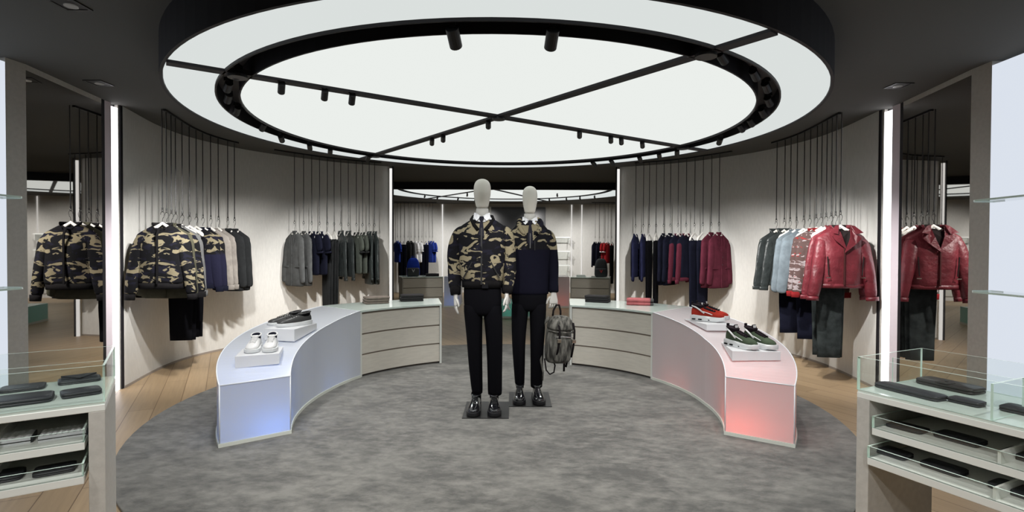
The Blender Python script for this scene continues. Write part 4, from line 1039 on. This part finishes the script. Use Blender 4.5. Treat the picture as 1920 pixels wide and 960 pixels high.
for s in (-1, 1):
    MB().box(-.004, .004, -.01, .01, -.07, .07).build('pocket_edge', M_BLACK, j1, loc=(s*.105,-.122,1.10), rot=(0,R(-28*s),0))
MB().box(.004, .052, -.130, -.118, .962, 1.005).build('waist_tab', M_CAMO, j1)

M2X, M2Y = .148, 4.50
torso2 = [(.878,-.002,0,.160,.112),(.89,-.002,0,.163,.116),(1.0,-.002,0,.164,.124),(1.12,0,0,.166,.128),(1.25,0,0,.172,.128),(1.34,0,0,.178,.120),(1.40,0,.003,.172,.105),(1.44,0,.006,.140,.092),(1.47,0,.01,.105,.082),(1.495,0,.012,.082,.074)]
m2, j2 = mannequin('shorter faceless cream mannequin in navy pullover with camouflage yoke', (M2X, M2Y, .012), dict(
    plate=(-.169,.176,-.235,.195), head=(1.683,.0635), hx=.0, neckz=1.53, collar=1.508, jm=M_CAMOY2, torso=torso2, ribcuff=False, curl=(.4,.95), handrot=(15,-70),
    arm_l=([(-.115,.0,1.395),(-.158,.0,1.36),(-.188,.01,1.26),(-.196,.01,1.12),(-.196,-.005,1.0),(-.192,-.03,.90)], [.042,.056,.055,.050,.046,.042]),
    arm_r=([(.115,.0,1.395),(.155,.0,1.36),(.184,.01,1.26),(.194,.01,1.12),(.198,-.005,1.0),(.200,-.03,.895)], [.042,.056,.055,.050,.046,.042]),
    leg_l=[(.102,-.078,.025,.040,.058),(.115,-.078,.024,.041,.060),(.30,-.086,.012,.049,.068),(.46,-.090,.0,.056,.076),(.62,-.086,-.002,.064,.084),(.76,-.078,0,.072,.095),(.84,-.074,0,.074,.10)],
    leg_r=[(.090,.062,.022,.050,.060),(.102,.062,.022,.051,.062),(.30,.064,.010,.053,.068),(.46,.066,.0,.058,.076),(.62,.070,-.002,.065,.084),(.76,.072,0,.072,.095),(.84,.074,0,.074,.10)],
    hips=[(.735,-.002,0,.060,.075),(.765,-.002,0,.120,.095),(.80,-.002,0,.145,.106),(.88,-.002,0,.152,.112),(.95,0,0,.150,.105)]))
MB().tube([(-.040,-.118,1.375),(-.085,-.085,1.425),(-.098,-.01,1.480),(-.080,.055,1.51),(0,.085,1.52),(.080,.055,1.51),(.098,-.01,1.480),(.088,-.083,1.425),(.045,-.118,1.375)], [.014,.022,.025,.025,.025,.025,.025,.024,.016], 12, up=(0,0,1)).build('collar', M_CAMO, j2, True, sub=1)
MB().box(-.004, .004, -.014, .004, 0, .125).build('zip', M_BLACK, j2, loc=(0,-.122,1.265), rot=(R(-8),0,0))
MB().box(.035, .040, -.134, -.124, 1.25, 1.33).build('pocket_edge', M_BLACK, j2)

# mannequin shoes
for lab, x, y, rz in (('left shoe of the taller mannequin', M1X-.052, M1Y-.085, -3), ('right shoe of the taller mannequin', M1X+.098, M1Y-.085, 3),
                      ('left shoe of the shorter mannequin', M2X-.082, M2Y-.085, -3), ('right shoe of the shorter mannequin', M2X+.070, M2Y-.085, 4)):
    shoe('derby_shoe', 'glossy black lace-up leather shoe, ' + lab, 'shoe', (x, y, .018), R(rz), M_PATENT, mat('black_rubber', (.010,.010,.012), .4), 'derby', M_BLK, sc=1.02, group='black shoes of the mannequins')

# ------------------------------------------------------------------ backpack held by the shorter mannequin
M_MEL = mat('grey_melange', (.115, .112, .10), .9, bump=(120,.5,.004), var=(42,.75), stretch=(1,1,.25))
M_WEB = fabric('black_webbing', (.014,.012,.013))
def big_backpack():
    t = thing('backpack', 'grey flecked wool backpack with flap, held by the shorter mannequin', 'backpack', (.385, 4.44, .515), R(18)); t.rotation_euler = (0, R(4), R(18))
    prof = [(-.185,.070,.050),(-.175,.092,.066),(-.12,.104,.078),(0,.106,.082),(.10,.100,.078),(.155,.088,.066),(.185,.068,.050),(.195,.040,.030)]
    MB().loft([sup(28, w, d, 0, 0, z, 3) for z, w, d in prof]).build('body', M_MEL, t, True, sub=1)
    pk = MB().loft([sup(24, w, d, .008, -.078, z, 3) for z, w, d in ((-.165,.055,.020),(-.155,.080,.032),(-.06,.086,.036),(.03,.080,.030),(.048,.06,.018))]).build('front_pocket', M_MEL, t, True, sub=1)
    MB().tube([(-.078,-.100,.040),(-.04,-.113,.046),(.01,-.116,.048),(.06,-.110,.044),(.092,-.090,.036)], .004, 6, up=(0,0,1)).build('pocket_zip', M_CHROME, pk, True)
    fl = MB().loft([sup(24, w, d, .005, -.012, z, 3) for z, w, d in ((.085,.106,.094),(.11,.110,.098),(.16,.100,.088),(.195,.078,.066),(.212,.045,.036))]).build('flap', M_MEL, t, True, sub=1)
    MB().tube([(-.105,-.03,.085),(-.06,-.10,.083),(.02,-.108,.082),(.09,-.09,.082),(.112,-.03,.084)], .007, 8, up=(0,0,1)).build('flap_piping', M_MEL, fl, True)
    for x in (-.045, .085):
        st = MB().tube([(x,-.085,.16),(x+.003,-.116,.10),(x+.003,-.122,.03),(x,-.118,-.04),(x-.002,-.100,-.12)], .010, 6, flat=.3, up=(0,1,0)).build('flap_strap', M_WEB, t, True)
        MB().box(x-.016, x+.016, -.134, -.118, .0, .030).build('buckle', M_ZIP, st, bevel=.003)
    MB().tube([(-.055,.02,.200),(-.052,.02,.245),(-.030,.02,.292),(-.005,.02,.292),(.012,.02,.245),(.015,.02,.200)], .009, 8, flat=.6, up=(0,1,0)).build('handle', M_WEB, t, True)
    MB().tube([(-.07,.05,.185),(-.118,.055,.13),(-.128,.06,.0),(-.125,.06,-.12),(-.118,.05,-.19),(-.105,.02,-.27),(-.11,.01,-.335)], [.016,.017,.016,.014,.010,.006,.006], 8, flat=.4, up=(0,1,0)).build('shoulder_strap', M_MEL, t, True)
    MB().tube([(.06,.06,.185),(.115,.06,.11),(.128,.055,-.02),(.120,.05,-.15),(.105,.04,-.23)], [.016,.017,.015,.011,.009], 8, flat=.4, up=(0,1,0)).build('shoulder_strap', M_WEB, t, True)
    MB().tube([(-.11,.0,-.15),(-.100,-.03,-.24),(-.07,-.04,-.272),(-.035,-.04,-.255),(-.025,-.03,-.20),(-.05,-.02,-.15)], .006, 6, up=(0,1,0)).build('strap_tail', M_WEB, t, True)
    MB().tube([(.055,-.03,-.17),(.058,-.03,-.25)], .010, 6, flat=.4).build('strap_tail', M_WEB, t, True)
    return t
big_backpack()

# ------------------------------------------------------------------ foreground glass-topped cases
def case(label, org, ux, L, D, divs, tray_div, visible_end, tag_side):
    rz = math.atan2(ux[1], ux[0])
    t = thing('display_case', label, 'display case', (org[0], org[1], 0), rz)
    zd, zr = .757, .88
    P = .045
    for x0 in (0, L-P):
        MB().box(x0, x0+P, .0, D, 0, zd-.03).build('end_panel', M_PILLAR, t, bevel=.002)
    MB().box(0, L, 0, D, zd-.030, zd-.008).build('deck', M_WHITE, t, bevel=.002)
    MB().box(.002, L-.002, .002, D-.002, zd-.008, zd).build('glass_deck', M_CABTOP, t)
    MB().box(P, L-P, D-.02, D, .50, zd-.03).build('back_panel', mat('case_back', (.50,.47,.42), .7), t)
    g = [(0, L, 0, .007), (0, L, D-.007, D), (0, .007, .007, D-.007), (L-.007, L, .007, D-.007), (.007, L-.007, D*.5-.003, D*.5+.003)]
    for a, b, c, d in g: MB().pane(a, b, c, d, zd+.001, zr if (d-c > .1 or c == 0 or d == D) else zr-.02).build('glass_pane', [M_GLASS, M_GEDGE], t)
    for x in divs: MB().pane(x, x+.007, .008, D*.5-.004, zd+.001, zr-.01).build('glass_divider', [M_GLASS, M_GEDGE], t)
    for z, out in ((.635, .0), (.53, -.025)):
        tr = MB().box(P+.010, L-P-.010, out, D-.03, z-.030, z-.004).build('tray', M_WHITE, t, bevel=.002)
        for a, b, c, d in ((P+.010, L-P-.010, out, out+.006), (P+.010, P+.016, out+.006, D-.03), (L-P-.016, L-P-.010, out+.006, D-.03)):
            MB().pane(a, b, c, d, z-.004, z+.038).build('tray_glass', [M_GLASS, M_GEDGE], tr)
        for x in tray_div: MB().box(x, x+.008, out+.007, D-.04, z-.004, z+.034).build('tray_divider', M_WHITE, tr)
    return t, rz
caseR, rzR = case('glass-topped display case with two open trays at the right edge', (1.29, 1.997), (.43, -.903), 1.25, .417, [.40], [.42], 0, 'right')
uL = (-.841, -.541); LL = 1.15
caseL, rzL = case('glass-topped display case with two open trays at the left edge', (-1.37+uL[0]*LL, 1.802+uL[1]*LL), (.841, .541), LL, .429, [.55], [.86], 1, 'left')
# wallets and pouches
M_WAL = mat('dark_wallet_leather', (.032, .034, .040), .42, bump=(120,.35,.002)); M_WAL2 = mat('brown_black_leather', (.035, .030, .030), .42, bump=(120,.3,.002))
def wallet(label, p, z, rz, L, D, h, style='plain', m=None, cat='wallet', name='wallet'):
    m = m or M_WAL
    t = thing(name, label, cat, (p[0], p[1], z+.0005), rz)
    def rr(w, d, z): return sup(28, w, d, 0, 0, z, 7)
    body = MB().loft([rr(L/2-.003, D/2-.003, 0), rr(L/2, D/2, h*.15), rr(L/2, D/2, h*.42), rr(L/2-.002, D/2-.002, h*.46)]).build('lower_cover', m, t, True)
    MB().loft([rr(L/2-.002, D/2-.002, h*.54), rr(L/2, D/2, h*.58), rr(L/2, D/2, h*.85), rr(L/2-.004, D/2-.004, h)]).build('upper_cover', m, t, True)
    MB().loft([rr(L/2-.004, D/2-.004, h*.44), rr(L/2-.004, D/2-.004, h*.56)]).build('seam', M_BLACK if style != 'zip' else M_ROD, t)
    if style == 'zip': MB().box(-L/2-.016, -L/2+.006, -.003, .003, h*.45, h*.60).build('zip_pull', M_CHROME, t)
    if style == 'clasp':
        c = MB().box(-.022, .022, -D/2-.003, -D/2+.045, h, h+.004).build('clasp_strap', m, t, bevel=.002); MB().cyl((0,-D/2+.03), .006, h+.004, h+.006, 12).build('snap', M_ROD, c)
    if style == 'flap':
        MB().loft([[(-L*.42,-D*.1,h),(L*.42,-D*.1,h),(L*.42,D*.45,h),(-L*.42,D*.45,h)], [(-L*.42,-D*.1,h+.003),(L*.42,-D*.1,h+.003),(L*.42,D*.45,h+.003),(-L*.42,D*.45,h+.003)]]).build('flap', m, t)
        MB().add([(-L*.42,D*.45,h+.0035),(L*.42,D*.45,h+.0035),(0,-D*.3,h+.0035),(-L*.42,D*.45,h+.008),(L*.42,D*.45,h+.008),(0,-D*.3,h+.005)], [(0,1,2),(3,5,4),(0,3,4,1),(1,4,5,2),(2,5,3,0)]).build('pointed_flap', m, t)
    return t
def quilted(label, p, z, rz, L, D, h):
    t = thing('quilted_pouch', label, 'pouch', (p[0], p[1], z+.0005), rz)
    mb = MB(); nx, ny = 8, 5
    for i in range(nx):
        for j in range(ny):
            x0, x1 = -L/2+L*i/nx, -L/2+L*(i+1)/nx; y0, y1 = -D/2+D*j/ny, -D/2+D*(j+1)/ny; zz = h*.8
            c = ((x0+x1)/2, (y0+y1)/2, h*.97)
            mb.add([(x0,y0,zz),(x1,y0,zz),(x1,y1,zz),(x0,y1,zz),c], [(0,1,4),(1,2,4),(2,3,4),(3,0,4)])
    mb.box(-L/2, L/2, -D/2, D/2, 0, h*.8)
    mb.build('facets', mat('silver_white_leather', (.66,.67,.69), .4), t)
    MB().box(-L/2-.001, L/2+.001, -D/2-.001, D/2+.001, h*.30, h*.42).build('zip', M_ROD, t)
    MB().box(L/2, L/2+.004, -D/2+.006, D/2-.006, 0.001, h*.78).build('side_gusset', M_WAL, t)
    return t
aL = rzL; aR = rzR
ZD = .757; ZT1 = .631; ZT2 = .526
wallet('flat dark bifold wallet, back left of the four wallets on the left case deck', (-1.785,1.955), ZD, aL+R(4), .125, .09, .012)
wallet('dark wallet with pointed envelope flap at the back right of the left case deck', (-1.672,2.070) , ZD, aL+R(8), .13, .085, .014, 'flap')
wallet('large dark leather document pouch, front left on the left case deck', (-1.66,1.775), ZD, aL+R(3), .215, .11, .020)
wallet('dark bifold wallet, front right on the left case deck', (-1.520,1.888), ZD, aL+R(12), .112, .085, .018)
quilted('silver-white faceted pouch, left one in the upper tray of the left case', (-1.680,1.755), ZT1, aL, .165, .095, .024)
quilted('silver-white faceted pouch, right one in the upper tray of the left case', (-1.535,1.835), ZT1, aL, .125, .09, .022)
wallet('wide dark wallet, left one in the lower tray of the left case', (-1.680,1.710), ZT2, aL, .18, .10, .016)
wallet('small dark wallet, right one in the lower tray of the left case', (-1.530,1.790), ZT2, aL+R(2), .11, .085, .014)
wallet('long dark zipped wallet, front left on the right case deck', (1.448,1.945), ZD, aR-R(6)+PI, .225, .075, .018, 'zip')
wallet('long brown-black wallet with clasp at the back of the right case deck', (1.655,2.02), ZD, aR-R(5), .20, .095, .022, 'clasp', M_WAL2)
wallet('small dark key case with a metal ring, front middle on the right case deck', (1.545,1.815), ZD, aR+PI, .095, .06, .016, 'zip')
wallet('dark key wallet with a metal ring at the right edge of the right case deck', (1.645,1.70), ZD, aR+PI, .13, .075, .018, 'zip')
wallet('dark bifold wallet, leftmost in the upper tray of the right case', (1.435,1.935), ZT1, aR+R(6), .115, .085, .010)
wallet('dark zipped wallet, middle one in the upper tray of the right case', (1.525,1.815), ZT1, aR, .13, .085, .016, 'zip')
wallet('dark wallet at the right end of the upper tray of the right case', (1.61,1.65), ZT1, aR, .13, .09, .018)
wallet('dark rounded wallet, leftmost in the lower tray of the right case', (1.400,1.965), ZT2, aR, .12, .075, .018)
wallet('dark wallet, middle one in the lower tray of the right case', (1.480,1.825), ZT2, aR, .12, .075, .018)
wallet('dark wallet at the right end of the lower tray of the right case', (1.575,1.65), ZT2, aR, .14, .085, .018)

# ------------------------------------------------------------------ back room
def straight_unit(label, p0, p1, depth, nd=3, ang=None):
    p0 = Vector(p0); p1 = Vector(p1); L = (p1-p0).length; rz = math.atan2((p1-p0).y, (p1-p0).x)
    t = thing('drawer_unit', label, 'drawer unit', (p0.x, p0.y, 0), rz); H = .665
    MB().box(.012, L-.012, .022, depth-.01, .03, H-.02).build('body', M_SHADOWGAP, t)
    MB().box(0, L, 0, depth, H-.02, H).build('top', M_CABTOP, t, bevel=.002)
    for x in (0, L-.02): MB().box(x, x+.02, .002, depth, 0, H-.02).build('side_panel', M_PILLAR, t)
    MB().box(0.02, L-.02, depth-.012, depth, 0.03, H-.02).build('back_panel', M_CAB, t)
    h = (H-.055)/nd
    for k in range(nd): MB().box(.022, L-.022, .004, .022, .033+k*h, .033+k*h+h-.014).build('drawer', M_CAB, t)
    return t
straight_unit('pale drawer unit of the back room carrying the blue backpack', (-2.29,11.20), (-1.47,11.47), .62)
straight_unit('pale drawer unit of the back room carrying the black backpack', (1.245,11.44), (2.06,11.27), .62)
def block_bench(label, x0, x1, y0, y1, H, m, col, p):
    t = thing('display_bench', label, 'display bench', ((x0+x1)/2, (y0+y1)/2, 0))
    w, d = (x1-x0)/2, (y1-y0)/2
    MB().box(-w-.004, w+.004, -d-.004, d+.004, 0, .035).build('base', M_BASE, t)
    MB().box(-w, w, -d, d, .036, H).build('shell', m, t)
    l = bpy.data.lights.new('bench_lamp', 'POINT'); l.energy = p; l.color = col; l.shadow_soft_size = .05
    o = bpy.data.objects.new('bench_lamp', l); COL.objects.link(o); o.location = ((x0+x1)/2, y0+.16, .14)
block_bench('frosted bluish acrylic bench of the back room, left of the mannequins', -1.455, -1.135, 11.50, 12.3, .665, M_FROST_B, (.12,.3,1), .35)
block_bench('frosted pinkish acrylic bench of the back room, right of the mannequins', .93, 1.235, 11.50, 12.3, .665, M_FROST_R, (1,.12,.07), .35)
block_bench('low frosted teal acrylic bench seen between the mannequins', -.62, .55, 9.76, 10.4, .30, M_FROST_T, (.1,.9,.7), .3)

def small_pack(label, loc, top_m, mark, rz=0):
    t = thing('backpack', label, 'backpack', loc, rz)
    low = mat('pack_charcoal', (.035,.037,.042), .5)
    MB().loft([sup(24, w, d, 0, 0, z, 3) for z, w, d in ((0,.125,.07),(.02,.145,.085),(.20,.140,.085),(.30,.125,.07),(.37,.095,.05),(.40,.05,.03))]).build('body', top_m, t, True, sub=1)
    MB().loft([sup(24, w, d, 0, -.072, z, 3) for z, w, d in ((.005,.115,.03),(.02,.135,.045),(.17,.132,.042),(.19,.12,.03))]).build('front_pocket', low, t, True, sub=1)
    v = MB(); v.loft([[(-.034,-.123,.155),(-.016,-.123,.155),(.004,-.123,.105),(-.004,-.123,.090)], [(-.034,-.117,.155),(-.016,-.117,.155),(.004,-.117,.105),(-.004,-.117,.090)]])
    v.loft([[(.034,-.123,.155),(.016,-.123,.155),(-.004,-.123,.105),(.004,-.123,.090)], [(.034,-.117,.155),(.016,-.117,.155),(-.004,-.117,.105),(.004,-.117,.090)]])
    v.build('emblem', mark, t)
    MB().tube([(-.035,.0,.385),(-.03,0,.43),(.03,0,.43),(.035,0,.385)], .007, 6, up=(0,1,0)).build('handle', top_m, t, True)
small_pack('blue and black backpack with a pale V emblem standing in the back room', (-2.12, 11.52, .6655), fabric('blue_pack', (.02,.05,.38)), mat('pale_emblem', (.5,.5,.52), .4), R(12))
small_pack('black backpack with a red V emblem standing in the back room', (1.92, 11.56, .6655), mat('pack_charcoal', (.035,.037,.042), .5), mat('red_emblem', (.6,.06,.06), .4), R(-8))
for k in range(2): folded('folded_scarf', 'dark folded scarf, %s of two beside the blue backpack' % ('lower','upper')[k], 'folded scarf', (-1.72, 11.60, .665+.031*k), R(15), BK, .27, .16, .030, group='dark folded scarves')
o = MB().box(-.10, .10, -.07, .07, 0, .022).build('booklet', M_WHITE, loc=(1.50, 11.62, .665), rot=(0,0,R(-8)), bevel=.002); tag(o, 'white booklet lying left of the black backpack, under another', 'booklet', 'white booklets')
o = MB().box(-.09, .09, -.065, .065, 0, .018).build('booklet', M_WHITE, loc=(1.49, 11.62, .6872), rot=(0,0,R(-3)), bevel=.002); tag(o, 'white booklet lying left of the black backpack, on top of another', 'booklet', 'white booklets')
# back-room racks
def spots2(xs, Y, a): return [(x, Y+dy, a) for x, dy in xs]
B1 = [((x-960)/1006*14.75, 14.75+.008*i, -58) for i, x in enumerate([745,751,757.7,765,770.6,778,784.4,790.6,798,805,810.4])]
B2 = [((x-960)/1006*14.7, 14.7-.008*i, -122) for i, x in enumerate([1115.8,1123.8,1132,1139.4,1146.5])]
rack('back rack behind the blue backpack', [(B1[0][0]-.3, 14.75), (B1[-1][0]+.1, 14.84)], B1, False, ['blue_tee','navy_trousers','navy_trousers','charcoal_blazer','charcoal_blazer','white_tee','white_tee','navy_trousers','navy_trousers','blue_tee','blue_tee'], zr=1.57)
rack('back rack behind the black backpack', [(B2[0][0]-.1, 14.7), (B2[-1][0]+.4, 14.66)], B2, True, ['navy_knit','navy_knit','red_tee','red_tee','black_trousers'], zr=1.57)
# back wall features
st = thing('light_strip', 'vertical light seam on the back wall left of the mannequins', 'light', (-1.99, 15.34, 0)); MB().box(-.012, .012, -.01, .008, .0, 2.52).build('diffuser', emis('led_back', (1,.98,.95), .8), st)
st = thing('light_strip', 'vertical light seam on the back wall right of the mannequins, left one of two', 'light', (1.70, 15.34, 0)); MB().box(-.009, .009, -.01, .008, .0, 2.52).build('diffuser', emis('led_back', (1,.98,.95), .8), st)
st = thing('light_strip', 'vertical light seam on the back wall right of the mannequins, right one of two', 'light', (1.99, 15.34, 0)); MB().box(-.008, .008, -.01, .008, .0, 2.52).build('diffuser', emis('led_back', (1,.98,.95), .8), st)
pn = thing('dark_panel', 'tall dark grey glass panel on the back wall behind the mannequins', 'wall panel', (0, 15.33, 0))
MB().box(-.60, .95, -.012, .012, 0, 2.44).build('glass', mat('dark_glass', (.045,.045,.05), .25), pn); MB().box(-.66, -.60, -.02, .012, 0, 2.46).build('frame', M_WHITE, pn)
for s, xa, xb, lab in ((-1, -1.62, -.75, 'left'), (1, 1.0, 1.62, 'right')):
    for k, z in enumerate((1.58, 1.19, .80, .48)):
        o = MB(); o.pane(xa, xb, 14.95, 15.335, z-.012, z+.012)
        b = o.build('glass_shelf', [M_GLASS, mat('bright_shelf_edge', (.9,.92,.9), .3)])
        for q in (xa+.02, xb-.03): MB().box(q, q+.01, 14.96, 15.335, z-.16, z-.012).build('bracket', mat('bright_shelf_edge'), b)
        tag(b, 'wall-mounted glass shelf in the back room, %s of the mannequins, %s from the top' % (lab, ordn[k]), 'shelf', 'back room glass shelves')
# back-room track spots
for k, (x, y) in enumerate(((-2.0,12.3),(-1.75,12.6),(-1.3,12.9),(-.9,13.05),(.9,13.05),(1.3,12.9),(1.6,12.7),(1.9,12.4),(1.0,11.95),(-1.0,11.95))):
    spot_thing((x, y, 2.478), (x*1.5, 15, 1.2), 'small black spotlight on the glowing ceiling of the back room, number %s from the left' % ordn[k] if False else 'small black spotlight under the back room glowing ceiling, %s' % ('left end','second from the left','third from the left','left of the taller mannequin','right of the shorter mannequin','third from the right','second from the right','right end','on the right crossbar','on the left crossbar')[k], M_LENS if k in (2,9) else M_LENSOFF, .8)
for x in (-2.6, -1.0, 1.0, 2.4): lamp((x*.7, 12.9, 2.46), (x, 15.0, .9), SPOT*.62, 80)
